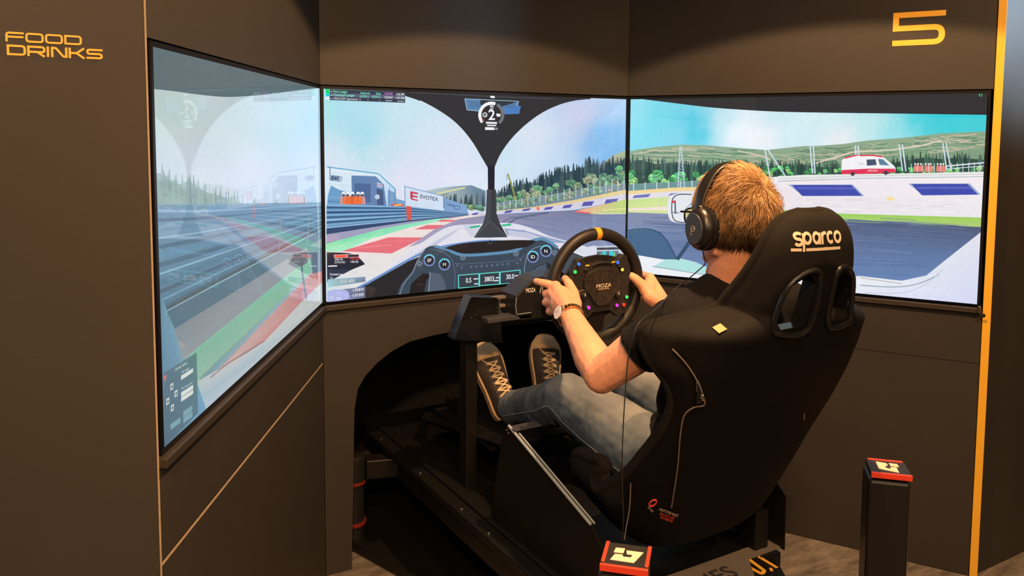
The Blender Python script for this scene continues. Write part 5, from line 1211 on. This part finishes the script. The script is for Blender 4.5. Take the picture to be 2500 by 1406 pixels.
# neck, shoulders, chest core
cone(b, hp(0, -0.020, -0.045), 0.056, (-0.004, -1.175, 1.12), 0.060, 18)
cone(b, (-0.004, -1.178, 1.14), 0.060, (0, -1.19, 1.05), 0.062, 18)
# arms
LSH, LEL, LWR = Vector((-0.182, -1.195, 1.052)), Vector((-0.268, -1.030, 0.900)), Vector((-0.201, -0.800, 0.992))
RSH, REL, RWR = Vector((0.182, -1.195, 1.052)), Vector((0.292, -0.930, 0.880)), Vector((0.206, -0.710, 0.958))
cone(b, (0, -1.19, 1.03), 0.055, LSH, 0.046); cone(b, (0, -1.19, 1.03), 0.055, RSH, 0.046)
def arm(sh, el, wr):
    chain(b, [(sh, 0.052), (sh.lerp(el, .5), 0.051), (el, 0.043)], 16)
    chain(b, [(el, 0.043), (el.lerp(wr, .28), 0.046), (el.lerp(wr, .62), 0.037), (wr, 0.029)], 16)
arm(LSH, LEL, LWR); arm(RSH, REL, RWR)
# left hand: back of the hand to the camera, thumb over the rim, index stretched to the paddle
def fing(pts, r): chain(b, [(p, r * (1 - .07 * i)) for i, p in enumerate(pts)], 10)
LW = aY(1396, 768, -0.790)
mi, mm, mr_, mp_ = aY(1357, 699, -0.672), aY(1348, 716, -0.670), aY(1348, 737, -0.678), aY(1356, 759, -0.694)
cone(b, LWR, 0.030, LW, 0.029)
for m_, r_ in ((mi, .0160), (mm, .0155), (mr_, .0150), (mp_, .0140)):
    cone(b, LW.lerp(m_, .05), 0.024, m_, r_, 10)
for a_, c2 in ((mi, mm), (mm, mr_), (mr_, mp_)):
    for t_ in (.25, .5, .75): cone(b, a_.lerp(LW, t_), 0.0175 + .004 * t_, c2.lerp(LW, t_), 0.0175 + .004 * t_, 8)
fing([mi, aY(1334, 692, -0.650), aY(1320, 689, -0.634), aY(1309, 687, -0.616)], .0128)
fing([mm, aY(1332, 716, -0.644), aY(1336, 724, -0.606), aY(1362, 722, -0.592)], .0125)
fing([mr_, aY(1332, 738, -0.646), aY(1338, 745, -0.606), aY(1364, 742, -0.594)], .0122)
fing([mp_, aY(1340, 760, -0.660), aY(1346, 764, -0.618), aY(1366, 760, -0.602)], .0110)
t0 = aY(1403, 742, -0.745)
cone(b, LW, 0.024, t0, 0.021); chain(b, [(t0, 0.0205), (aY(1398, 714, -0.698), 0.0175), (aY(1388, 692, -0.668), 0.0140), (aY(1380, 682, -0.645), 0.0125)], 10)
cone(b, t0, 0.019, mi.lerp(t0, .35), 0.019, 8); cone(b, t0, 0.019, mm.lerp(t0, .4), 0.020, 8)
# right hand: mirrored grip on the other side of the rim
RW = RWR
ri, rm, rr_, rp = Vector((0.196, -0.650, 1.036)), Vector((0.203, -0.640, 1.016)), Vector((0.204, -0.642, 0.996)), Vector((0.200, -0.650, 0.978))
for m_, r_ in ((ri, .0160), (rm, .0155), (rr_, .0150), (rp, .0140)): cone(b, RW, 0.025, m_, r_, 10)
for a_, c2 in ((ri, rm), (rm, rr_), (rr_, rp)):
    for t_ in (.25, .5, .75): cone(b, a_.lerp(RW, t_), 0.018, c2.lerp(RW, t_), 0.018, 8)
fing([ri, Vector((0.200, -0.612, 1.040)), Vector((0.178, -0.588, 1.036)), Vector((0.150, -0.594, 1.030))], .0125)
fing([rm, Vector((0.205, -0.604, 1.012)), Vector((0.180, -0.586, 1.004)), Vector((0.136, -0.592, 0.996))], .0122)
fing([rr_, Vector((0.204, -0.606, 0.990)), Vector((0.178, -0.588, 0.982)), Vector((0.130, -0.592, 0.976))], .0120)
fing([rp, Vector((0.198, -0.616, 0.968)), Vector((0.172, -0.598, 0.960)), Vector((0.128, -0.598, 0.956))], .0108)
rt = aY(1585, 722, -0.690)
cone(b, RW, 0.027, rt, 0.024); chain(b, [(rt, 0.0225), (aY(1569, 698, -0.676), 0.0180), (aY(1552, 681, -0.668), 0.0140), (aY(1542, 674, -0.662), 0.0125)], 10)
cone(b, rt, 0.021, ri.lerp(rt, .35), 0.020, 8)
# trunk inside the clothes keeps the body one figure
chain(b, [(Vector((0, -1.19, 1.03)), 0.070), (Vector((0, -1.16, 0.90)), 0.08), (Vector((0, -1.07, 0.66)), 0.07)], 12)
for sx in (-1, 1):
    chain(b, [(Vector((sx * 0.06, -1.06, 0.66)), 0.06), (Vector((sx * 0.11, -0.68, 0.725)), 0.045), (Vector((-0.095 if sx < 0 else 0.055, -0.33 if sx < 0 else -0.37, 0.60)), 0.034)], 10)
bm_me = remesh(b, 0.0034, 5, .5)
# tendons and knuckles
def displace(me, fn):
    N_ = [v.normal.copy() for v in me.vertices]; P_ = [v.co.copy() for v in me.vertices]
    me.vertices.foreach_set('co', [c for p, n_ in zip(P_, N_) for c in (p + n_ * fn(p, n_))]); me.update()
displace(bm_me, lambda p, n_: noise.noise(p * 55) * 0.0007 + noise.noise(Vector((p.x * 90, p.y * 90, p.z * 60))) * 0.0004)
body = obj('body', bm_me, M_skin, man, smooth=True)
# nails, eyes, lips
for sx in (-1, 1):
    e = NB(); ball(e, hp(sx * 0.031, 0.078, 0.008), (0.0115, 0.0115, 0.0115), None, 16); eo = obj('eye', e, M_white, man, smooth=True)
    e = NB(); ball(e, hp(sx * 0.031, 0.087, 0.008), (0.0048, 0.0032, 0.0048), None, 10); obj('iris', e, mat('grey_blue_iris', (0.08, 0.13, 0.17), 0.2), eo, smooth=True)
e = NB(); cone(e, hp(-0.016, 0.0905, -0.058), 0.0042, hp(0.016, 0.0905, -0.058), 0.0042, 8); cone(e, hp(-0.013, 0.0905, -0.065), 0.0046, hp(0.013, 0.0905, -0.065), 0.0046, 8); obj('lips', remesh(e, .0015, 3), mat('lips', (0.5, 0.2, 0.16), 0.45), man, smooth=True)

# t-shirt
b = NB()
ball(b, (0, -1.140, 0.84), (0.165, 0.108, 0.20), None, 28)
ball(b, (0, -1.185, 0.97), (0.175, 0.110, 0.15), None, 28)
ball(b, (0, -1.07, 0.70), (0.160, 0.115, 0.11), None, 24)
for sh, el in ((LSH, LEL), (RSH, REL)):
    cone(b, (sh.x * .1, -1.185, 1.045), 0.074, sh, 0.062, 18)
    mid = sh.lerp(el, .50)
    tube(b, [sh, sh.lerp(el, .20), sh.lerp(el, .38), mid], [0.063, 0.060, 0.058, 0.059], 20)
tube(b, [(-0.004, -1.18, 1.05), (-0.004, -1.180, 1.095), (-0.004, -1.178, 1.125)], [0.12, 0.085, 0.070], 24)
cone(b, (-0.02, -1.175, 1.098), 0.060, (-0.14, -1.18, 1.068), 0.060, 16); cone(b, (0.02, -1.175, 1.098), 0.060, (0.14, -1.18, 1.068), 0.060, 16)
tm = remesh(b, 0.0055, 6, .5)
displace(tm, lambda p, n_: noise.noise(Vector((p.x * 9, p.y * 9, p.z * 16))) * 0.006 + noise.noise(p * 38) * 0.002)
tee = obj('t_shirt', tm, M_tee, man, 'black short-sleeved t-shirt', smooth=True)
b = NB()
mid = LSH.lerp(LEL, .50); d = (LEL - LSH).normalized(); a_ = d.cross(Vector((0, 0, 1))).normalized(); c2 = d.cross(a_)
for m_, dd, aa, cc in ((mid, d, a_, c2),): tube(b, [m_ - dd * .003 + (aa * math.cos(k * PI / 12) + cc * math.sin(k * PI / 12)) * 0.0585 for k in range(24)], 0.0022, 6, closed=True)
obj('sleeve_hem', b, M_tee, tee, smooth=True)

# jeans
LHP, LKN, LAN = Vector((-0.105, -1.03, 0.665)), Vector((-0.125, -0.680, 0.722)), Vector((-0.100, -0.335, 0.585))
RHP, RKN, RAN = Vector((0.105, -1.03, 0.665)), Vector((0.105, -0.660, 0.725)), Vector((0.056, -0.385, 0.605))
b = NB()
ball(b, (0, -1.05, 0.655), (0.175, 0.11, 0.095), None, 24)
for hp_, kn, an in ((LHP, LKN, LAN), (RHP, RKN, RAN)):
    chain(b, [(hp_, 0.098), (hp_.lerp(kn, .5) + Vector((0, 0, .004)), 0.086), (kn, 0.070)], 20)
    chain(b, [(kn, 0.070), (kn.lerp(an, .35) + Vector((0, 0, -0.012)), 0.066), (kn.lerp(an, .8), 0.056)], 20)
    tube(b, [kn.lerp(an, .75), kn.lerp(an, .9), an], [0.056, 0.055, 0.057], 20)
jm = remesh(b, 0.0055, 5, .5)
fade = []
def jeans_fn(p, nv):
    kn = LKN if p.x < 0 else RKN
    wr_ = 1.0 if (p - kn).length < .16 else .45
    n1 = noise.noise(Vector((p.x * 14, p.y * 26, p.z * 26))) * .0045 * wr_ + noise.noise(Vector((p.x * 40, p.y * 60, p.z * 50))) * .0016
    under = math.exp(-((p.y - kn.y) / .06) ** 2) * max(0, -nv.z) * math.sin(p.y * 190) * .003
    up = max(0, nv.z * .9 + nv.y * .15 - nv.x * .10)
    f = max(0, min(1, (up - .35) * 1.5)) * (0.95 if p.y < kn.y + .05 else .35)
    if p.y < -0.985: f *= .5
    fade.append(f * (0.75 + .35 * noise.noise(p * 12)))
    return n1 + under
displace(jm, jeans_fn)
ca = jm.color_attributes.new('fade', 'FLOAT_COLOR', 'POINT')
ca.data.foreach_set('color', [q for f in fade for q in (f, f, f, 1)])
jeans = obj('jeans', jm, M_denim, man, 'faded blue jeans', smooth=True)
jb = BVHTree.FromPolygons([v.co.copy() for v in jm.vertices], [tuple(p.vertices) for p in jm.polygons])
def seam(P, r, dirv, name, m_):
    pts = []
    for p in P:
        h = jb.ray_cast(Vector(p) + Vector(dirv) * .4, -Vector(dirv))
        if h[0]: pts.append(h[0] + h[1] * 0.0006)
    if len(pts) > 3:
        b = NB(); tube(b, catmull(pts, 3), r, 6); obj(name, b, m_, jeans, smooth=True)
M_seam = mat('denim_seam', (0.20, 0.24, 0.27), 0.9, var=0.4, scale=220)
seam(catmull([LHP.lerp(LKN, k) + Vector((0, 0, -0.022)) for k in (0, .25, .5, .75)] + [LKN + Vector((0, -.01, -.012))] + [LKN.lerp(LAN, k) + Vector((0, 0, -0.020)) for k in (.2, .45, .7, .92)], 4), 0.0016, (-1, 0, 0), 'outer_seam', M_seam)
# shoes
def shoe(toe, heel, up, label, roll=0):
    X = (Vector(toe) - Vector(heel)); L_ = X.length; X.normalize()
    N_ = (Vector(up) - X * Vector(up).dot(X)).normalized(); Yv = N_.cross(X)     # Yv: width, points to the wearer's left
    M = Matrix(((X.x, Yv.x, N_.x, heel[0]), (X.y, Yv.y, N_.y, heel[1]), (X.z, Yv.z, N_.z, heel[2]), (0, 0, 0, 1)))
    prof = [(0.0, .021, .060), (.03, .031, .082), (.12, .036, .094), (.25, .037, .094), (.38, .039, .082), (.5, .043, .068), (.62, .047, .058), (.74, .049, .050), (.84, .046, .043), (.92, .037, .036), (.975, .022, .028), (1.0, .007, .022)]
    pr = catmull([(a * L_, w_, h_) for a, w_, h_ in prof], 3)
    def section(q, grow=0.0, z0=0.012):
        out = []
        for k in range(17):
            a = PI * k / 16; cx_ = math.cos(a); sx_ = math.sin(a)
            out.append(Vector((q.x, (q.y + grow) * math.copysign(abs(cx_) ** .75, cx_), z0 + (q.z + grow - z0) * sx_ ** .8)))
        return out
    def shell_bm(rows_, grow, z0=0.012):
        b = NB(); R_ = [[b.verts.new(M @ v) for v in section(q, grow, z0)] for q in rows_]
        for A, B in zip(R_, R_[1:]):
            for k in range(16): b.faces.new((A[k], B[k], B[k + 1], A[k + 1]))
            b.faces.new((A[16], B[16], B[0], A[0]))
        b.faces.new(R_[0]); b.faces.new(R_[-1][::-1]); bmesh.ops.recalc_face_normals(b, faces=b.faces); return b
    up_ = obj('shoe', shell_bm(pr, 0.0), M_canvas, man, label, smooth=True)
    # rubber sole band
    out = [(q.x + (0.005 if q.x > .95 * L_ else (-0.004 if q.x < .02 * L_ else 0)), q.y + .0055) for q in pr]
    outline = out + [(x, -y) for x, y in out[::-1]]
    b = NB(); prism(b, outline, M @ Matrix.Translation((0, 0, -0.006)), 0.030, 0.002); obj('sole', b, M_sole, up_, 'worn cream rubber sole', smooth=False, ang=40)
    b = NB(); tube(b, [M @ Vector((x, y, .020)) for x, y in [(a * 1.0, c * 1.035) for a, c in outline]], 0.0011, 5, closed=True); obj('sole_stripe', b, M_dark, up_)
    # toe cap
    obj('toe_cap', shell_bm([q for q in pr if q.x > .765 * L_], 0.0022), M_sole, up_, 'rubber toe cap', smooth=True)
    # tongue, eyelets, laces
    def top(xf, y):
        x_ = xf * L_; q = min(pr, key=lambda r: abs(r.x - x_))
        for a_, b_ in zip(pr, pr[1:]):
            if a_.x <= x_ <= b_.x: q = a_.lerp(b_, (x_ - a_.x) / max(1e-6, b_.x - a_.x)); break
        c_ = max(-1, min(1, y / q.y)); cc = abs(c_) ** (1 / .75); sn = math.sqrt(max(0, 1 - cc * cc))
        return Vector((x_, y, 0.012 + (q.z - 0.012) * sn ** .8))
    xs = [.70, .605, .51, .415, .32, .235]
    for i, xf in enumerate(xs):
        w_ = .0200 + .0030 * (xs[0] - xf) / .1 * .4
        for sy in (-1, 1):
            p = top(xf, sy * w_); q = top(xf, sy * (w_ + .003)); nn = Vector((0, sy * .45, .9)).normalized()
            b = NB(); t_ = (M.to_3x3() @ Vector((1, 0, 0))); u_ = M.to_3x3() @ nn.cross(Vector((1, 0, 0)))
            ctr = M @ (p + nn * .0012)
            tube(b, [ctr + (t_ * math.cos(k * PI / 5) + u_ * math.sin(k * PI / 5)) * .0042 for k in range(10)], .0012, 5, closed=True); obj('eyelet', b, M_chrome, up_)
        b = NB()
        z1 = Vector((0, 0, .0032))
        A = M @ (top(xf, -w_) + z1 * .7); B = M @ (top(xf, w_) + z1 * .7); Cc = M @ (top(xf, 0) + z1 * 1.6)
        tube(b, catmull([A, Cc, B], 4), .0030, 6, flat=.45, up=M.to_3x3() @ Vector((0, 0, 1)))
        if i < len(xs) - 1:
            w2 = w_ + .001; x2 = xs[i + 1]
            for sy in (-1, 1): tube(b, catmull([M @ (top(xf, sy * w_) + z1), M @ (top((xf + x2) / 2, 0) + z1 * 2.0), M @ (top(x2, -sy * w2) + z1)], 4), .0028, 6, flat=.45, up=M.to_3x3() @ Vector((0, 0, 1)))
        obj('lace', b, M_lace, up_, smooth=True)
    # loose lace ends
    b = NB(); tube(b, catmull([M @ (top(.70, .012) + Vector((0, 0, .004))), M @ (top(.735, .026) + Vector((0, 0, .008))), M @ (top(.765, .030) + Vector((0, 0, .010)))], 4), .0022, 5); obj('lace_end', b, M_lace, up_)
    b = NB(); prism(b, smooth2([(0.16 * L_, -.016), (0.30 * L_, -.019), (.70 * L_, -.014), (.735 * L_, 0), (.70 * L_, .014), (0.30 * L_, .019), (.16 * L_, .016), (.13 * L_, 0), (.16 * L_, -.016)], 2)[:-1], Matrix.Identity(4), 0.001)
    for v in b.verts: v.co = M @ (top(v.co.x / L_, v.co.y) + Vector((0, 0, .0006 + v.co.z)))
    obj('tongue', b, M_canvas, up_)
    b = NB(); tube(b, [M @ Vector((0.005, 0, .03)), M @ Vector((-.001, 0, .07))], .006, 6); obj('heel_strip', b, M_canvas, up_)
shoe((-0.122, -0.150, 0.752), (-0.100, -0.285, 0.535), (-0.15, -0.85, 0.52), 'left canvas trainer, dark with cream toe and laces')
shoe((0.100, -0.205, 0.764), (0.028, -0.335, 0.556), (-0.25, -0.85, 0.52), 'right canvas trainer, dark with cream toe and laces')

# hair: a scalp cap with short tousled strands growing from a whorl at the crown
sk = NB(); ball(sk, (0, -0.006, 0.014), (0.0785, 0.0985, 0.0985), None, 40)
def hairy(p):
    if p.z < -0.072 - 0.25 * max(0, p.y + .05): return False
    if p.y > 0.062 and p.z < 0.058: return False
    if p.z < 0.012 and p.y > 0.012: return False
    if p.z < -0.02 and p.y > -0.022: return False
    return True
kill = [f for f in sk.faces if not hairy(f.calc_center_median())]
bmesh.ops.delete(sk, geom=kill, context='FACES')
bmesh.ops.transform(sk, matrix=HM, verts=sk.verts)
hair = obj('hair', sk, mat('hair_roots', (0.10, 0.058, 0.028), .7, var=.4, scale=90), man, 'short tousled sandy brown hair', smooth=True)
rng = random.Random(5)
WHL = Vector((0.014, -0.074, 0.070))
V = []; F = []; TC = []
E3 = Vector((0.0785, 0.0985, 0.0985)); C3 = Vector((0, -0.006, 0.014))
cnt = 0
while cnt < 17000:
    u = rng.uniform(-1, 1); a = rng.uniform(0, 2 * PI); s_ = math.sqrt(1 - u * u); n_ = Vector((s_ * math.cos(a), s_ * math.sin(a), u))
    p = Vector((n_.x * E3.x, n_.y * E3.y, n_.z * E3.z)) + C3
    if not hairy(p): continue
    cnt += 1
    nn = Vector((n_.x / E3.x, n_.y / E3.y, n_.z / E3.z)).normalized()
    d = p - WHL; sw = nn.cross(d).normalized(); d = d - nn * d.dot(nn)
    if d.length < 1e-4: continue
    dist = d.length; d.normalize()
    cl = Vector((noise.noise(p * 32), noise.noise(p * 32 + Vector((7, 0, 0))), noise.noise(p * 32 + Vector((0, 9, 0)))))
    d = (d + sw * 0.35 + cl * 0.95 + Vector((rng.gauss(0, .09), rng.gauss(0, .09), rng.gauss(0, .09)))); d = (d - nn * d.dot(nn)).normalized()
    d = (d + Vector((0, 0, -0.35)) * (1 if p.z < .05 else 0)).normalized()
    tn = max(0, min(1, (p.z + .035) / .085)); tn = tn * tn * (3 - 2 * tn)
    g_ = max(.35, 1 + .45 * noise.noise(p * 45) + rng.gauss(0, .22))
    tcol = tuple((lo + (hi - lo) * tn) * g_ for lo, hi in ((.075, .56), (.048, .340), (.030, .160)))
    L_ = rng.uniform(.032, .058) * (0.58 if p.z < -0.03 else 1.0)
    lift = rng.uniform(.06, .32) + (0.12 if dist < .05 else 0)
    pts = [p - nn * .001, p + d * L_ * .35 + nn * L_ * lift * .45, p + d * L_ * .7 + nn * L_ * lift * .62 + cl * .003, p + d * L_ + nn * L_ * lift * .50 - nn * L_ * L_ * 3.0 + cl * .006]
    r_ = rng.uniform(.00032, .00075)
    side = d.cross(nn).normalized()
    b0_ = len(V)
    for i, q in enumerate(pts[:3]):
        rr = r_ * (1, 1, .7)[i]
        V += [HM @ (q + side * rr), HM @ (q - side * rr), HM @ (q + nn * rr)]
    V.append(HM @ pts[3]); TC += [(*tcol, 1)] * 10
    for i in range(2):
        o_ = b0_ + 3 * i
        for k in range(3): F.append((o_ + k, o_ + (k + 1) % 3, o_ + 3 + (k + 1) % 3, o_ + 3 + k))
    for k in range(3): F.append((b0_ + 6 + k, b0_ + 6 + (k + 1) % 3, b0_ + 9))
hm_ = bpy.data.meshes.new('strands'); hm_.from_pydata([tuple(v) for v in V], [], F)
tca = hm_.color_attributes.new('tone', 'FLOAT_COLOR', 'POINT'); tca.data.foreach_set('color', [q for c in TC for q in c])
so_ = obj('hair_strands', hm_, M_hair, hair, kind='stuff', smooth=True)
# stubble shadow on the jaw is left to the skin; forearm hair
V = []; F = []
for sh_, wr_ in ((LEL, LWR),):
    ax = (wr_ - sh_); 
    for k in range(420):
        t_ = rng.uniform(.1, .92); a = rng.uniform(0, 2 * PI); c_ = sh_.lerp(wr_, t_); axn = ax.normalized(); e1 = axn.cross(Vector((0, 0, 1))).normalized(); e2 = axn.cross(e1)
        dr_ = e1 * math.cos(a) + e2 * math.sin(a); rad = (.045, .042, .036, .031)[min(3, int(t_ * 4))] - .002
        q = c_ + dr_ * rad; g = (axn * -.5 + dr_ * .6 + Vector((rng.gauss(0, .3), rng.gauss(0, .3), -.2))).normalized(); L_ = rng.uniform(.006, .011); s_ = axn.cross(dr_) * .00016
        b0_ = len(V); V += [q + s_, q - s_, q + g * L_]; F.append((b0_, b0_ + 1, b0_ + 2))
hm2 = bpy.data.meshes.new('armhair'); hm2.from_pydata([tuple(v) for v in V], [], F); obj('arm_hair', hm2, mat('arm_hair_brown', (0.3, 0.17, 0.08), .5), man, kind='stuff')

# ------------------------------------------------------------------ headphones
hd_ = thing('headphones', 'black over-ear headphones worn by the seated man', 'headphones', hp(0, 0, 0.0))
arcp = [hp(0.096 * math.sin(math.radians(t)), -0.002, -0.002 + 0.118 * math.cos(math.radians(t))) for t in range(-88, 89, 8)]
b = NB(); tube(b, arcp, [0.016] * len(arcp), 12, flat=.30, up=None)
# orient the flat side: rebuild with explicit frames
b.free(); b = NB(); rings = []
for i, t in enumerate(range(-88, 89, 8)):
    c_ = Vector((0.101 * math.sin(math.radians(t)), 0.004, -0.002 + 0.130 * math.cos(math.radians(t)))); nrm = Vector((math.sin(math.radians(t)), 0, math.cos(math.radians(t))))
    wd_ = 0.018 if abs(t) < 60 else 0.015
    rings.append([b.verts.new(HM @ (c_ + Vector((0, 1, 0)) * wd_ * math.copysign(abs(math.cos(k * PI / 6)) ** .6, math.cos(k * PI / 6)) + nrm * .0042 * math.copysign(abs(math.sin(k * PI / 6)) ** .6, math.sin(k * PI / 6)))) for k in range(12)])
for A, B in zip(rings, rings[1:]):
    for k in range(12): b.faces.new((A[k], A[(k + 1) % 12], B[(k + 1) % 12], B[k]))
b.faces.new(rings[0][::-1]); b.faces.new(rings[-1]); obj('headband', b, M_satin, hd_, smooth=True)
b = NB(); rings = []
for i, t in enumerate(range(-56, 57, 8)):
    c_ = Vector((0.094 * math.sin(math.radians(t)), 0.004, 0.004 + 0.116 * math.cos(math.radians(t)))); nrm = Vector((math.sin(math.radians(t)), 0, math.cos(math.radians(t))))
    rings.append([b.verts.new(HM @ (c_ + Vector((0, 1, 0)) * .020 * math.cos(k * PI / 6) + nrm * .0030 * math.sin(k * PI / 6))) for k in range(12)])
for A, B in zip(rings, rings[1:]):
    for k in range(12): b.faces.new((A[k], A[(k + 1) % 12], B[(k + 1) % 12], B[k]))
b.faces.new(rings[0][::-1]); b.faces.new(rings[-1]); obj('inner_strap', b, M_tee, hd_, smooth=True)
for sx in (-1, 1):
    E_ = HM @ Matrix.Translation((sx * 0.080, -0.004, -0.020)) @ Matrix.Rotation(sx * PI / 2, 4, 'Y') @ Matrix.Scale(1.18, 4, (1, 0, 0))
    # local z points outwards
    b = NB(); lathe(b, [(0.024, -0.004), (0.038, -0.004), (0.043, 0.004), (0.043, 0.012), (0.039, 0.016)], E_, 32); obj('ear_cushion', b, M_tee, hd_, smooth=True)
    b = NB(); lathe(b, [(0.039, 0.015), (0.0415, 0.018), (0.0415, 0.026), (0.036, 0.036), (0.030, 0.039)], E_, 32); cup = obj('ear_cup', b, M_satin, hd_, smooth=True)
    b = NB(); lathe(b, [(0.030, 0.0385), (0.0295, 0.0415), (0.010, 0.0418)], E_, 32); obj('cup_plate', b, mat('grey_cup_plate', (0.05, 0.052, 0.055), .35), cup, 'dark grey cup plate', ang=30)
    b = NB(); tube(b, [E_ @ Vector((0.0055 * math.cos(k * PI / 8), 0.0065 * math.sin(k * PI / 8) , 0.0424)) for k in range(16)], .0013, 5, closed=True); tube(b, [E_ @ Vector((-0.004, 0.006, 0.0424)), E_ @ Vector((-0.010, 0.009, 0.0424)), E_ @ Vector((-0.012, 0.004, 0.0424))], .0012, 5); ball(b, E_ @ Vector((0, 0, 0.0424)), (.0018,) * 3, None, 8)
    obj('cup_emblem', b, mat('pale_grey_emblem', (0.35, 0.34, 0.33), .5), cup, 'pale grey round emblem')
    b = NB(); tube(b, catmull([HM @ Vector((sx * 0.098, -0.003, 0.030)), HM @ Vector((sx * 0.1035, -0.003, 0.010)), HM @ Vector((sx * 0.106, -0.004, -0.006))], 4), .0115, 10, flat=1.0); obj('yoke', b, M_satin, hd_, smooth=True)
# microphone cable: cup - shoulder - hangs beside the seat to the floor plate
cpts = [hp(-0.098, 0.0, -0.062), aY(1722, 640, -1.16), aY(1705, 660, -1.12), aY(1674, 686, -1.10), aY(1645, 708, -1.13), aY(1622, 735, -1.19), aY(1592, 762, -1.25), aY(1562, 786, -1.275), aY(1546, 820, -1.28), aY(1533, 880, -1.27), aY(1525, 980, -1.27), aY(1520, 1080, -1.27), aY(1519, 1180, -1.27), aY(1522, 1260, -1.26), aY(1519, 1320, -1.23)]
b = NB(); tube(b, catmull(cpts, 6), 0.0013, 6); obj('cable', b, M_cable, hd_, smooth=True)
cb = thing('hanging_cable', 'thin pale cable hanging in front of the seat side to the floor plate', 'cable', aY(1524, 1318, -1.20))
b = NB(); tube(b, catmull([aY(1540, 1180, -1.20), aY(1537, 1240, -1.20), aY(1530, 1280, -1.20), aY(1524, 1318, -1.20)], 5), 0.0012, 6); obj('cable_run', b, M_greycable, cb)

# ------------------------------------------------------------------ glasses
gl = thing('eyeglasses', 'black-framed eyeglasses worn by the seated man', 'glasses', hp(0, 0.10, 0.01))
for sx in (-1, 1):
    b = NB(); tube(b, [hp(sx * 0.081, -0.01, 0.012), hp(sx * 0.079, 0.05, 0.016), hp(sx * 0.076, 0.100, 0.016)], .0024, 8); obj('temple_arm', b, M_gloss, gl)
    loop = [hp(sx * 0.036 + 0.029 * math.copysign(abs(math.cos(k * PI / 12)) ** .7, math.cos(k * PI / 12)), 0.106 - 0.14 * abs(sx * 0.036 + 0.029 * math.cos(k * PI / 12)) ** 1.2, 0.004 + 0.019 * math.copysign(abs(math.sin(k * PI / 12)) ** .7, math.sin(k * PI / 12))) for k in range(24)]
    b = NB(); tube(b, loop, .0022, 6, closed=True); rim_ = obj('rim', b, M_gloss, gl)
    b = NB(); f_ = b.faces.new([b.verts.new(p) for p in loop]); obj('lens', b, M_glass, rim_)
b = NB(); tube(b, catmull([hp(-0.009, 0.107, 0.010), hp(0, 0.111, 0.014), hp(0.009, 0.107, 0.010)], 3), .002, 6); obj('bridge', b, M_gloss, gl)

# ------------------------------------------------------------------ wrist watch
ax = (LWR - LEL).normalized(); wc = LEL.lerp(LWR, .985)
wt = thing('wrist_watch', 'gold bracelet wrist watch with pale dial on the left wrist', 'watch', wc)
outw = (CAM - wc); outw = (outw - ax * outw.dot(ax)).normalized(); sd_ = ax.cross(outw)
face = (outw * 0.45 - sd_ * 0.0 + Vector((-0.8, 0.0, -0.10))); face = (face - ax * face.dot(ax)).normalized(); fs = ax.cross(face)
n_l = 22; RB = 0.0345
for k in range(n_l):
    a = 2 * PI * (k + .5) / n_l
    if min(a, 2 * PI - a) < .50: continue
    dr_ = face * math.cos(a) + fs * math.sin(a)
    b = NB(); box(b, (0, 0, 0), (0.0145, 0.0088, 0.0030), frame(wc + dr_ * RB, ax, dr_.cross(ax)), 0.0008); obj('bracelet_link', b, M_gold, wt)
b = NB(); Q = frame(wc + face * (RB - 0.001), fs, ax); lathe(b, [(0.0180, 0), (0.0194, 0.003), (0.0190, 0.0062), (0.0178, 0.0072)], Q, 28); cs_ = obj('watch_case', b, M_chrome, wt, 'polished watch case', ang=30)
b = NB(); lathe(b, [(0.0180, 0.0070), (0.0176, 0.0080), (0.004, 0.0083)], Q, 28); obj('dial', b, M_dial, cs_, 'pale dial', ang=30)
b = NB(); tube(b, [Q @ Vector((0, 0, .0086)), Q @ Vector((0.007, 0.005, .0086))], .0005, 4); tube(b, [Q @ Vector((0, 0, .0086)), Q @ Vector((-0.003, 0.010, .0086))], .0004, 4); obj('watch_hand', b, M_dark, cs_)
b = NB(); lathe(b, [(0.0025, 0), (0.0025, 0.004)], Q @ Matrix.Translation((0.018, 0, 0.004)) @ Matrix.Rotation(PI / 2, 4, 'Y'), 10); obj('crown', b, M_chrome, cs_)
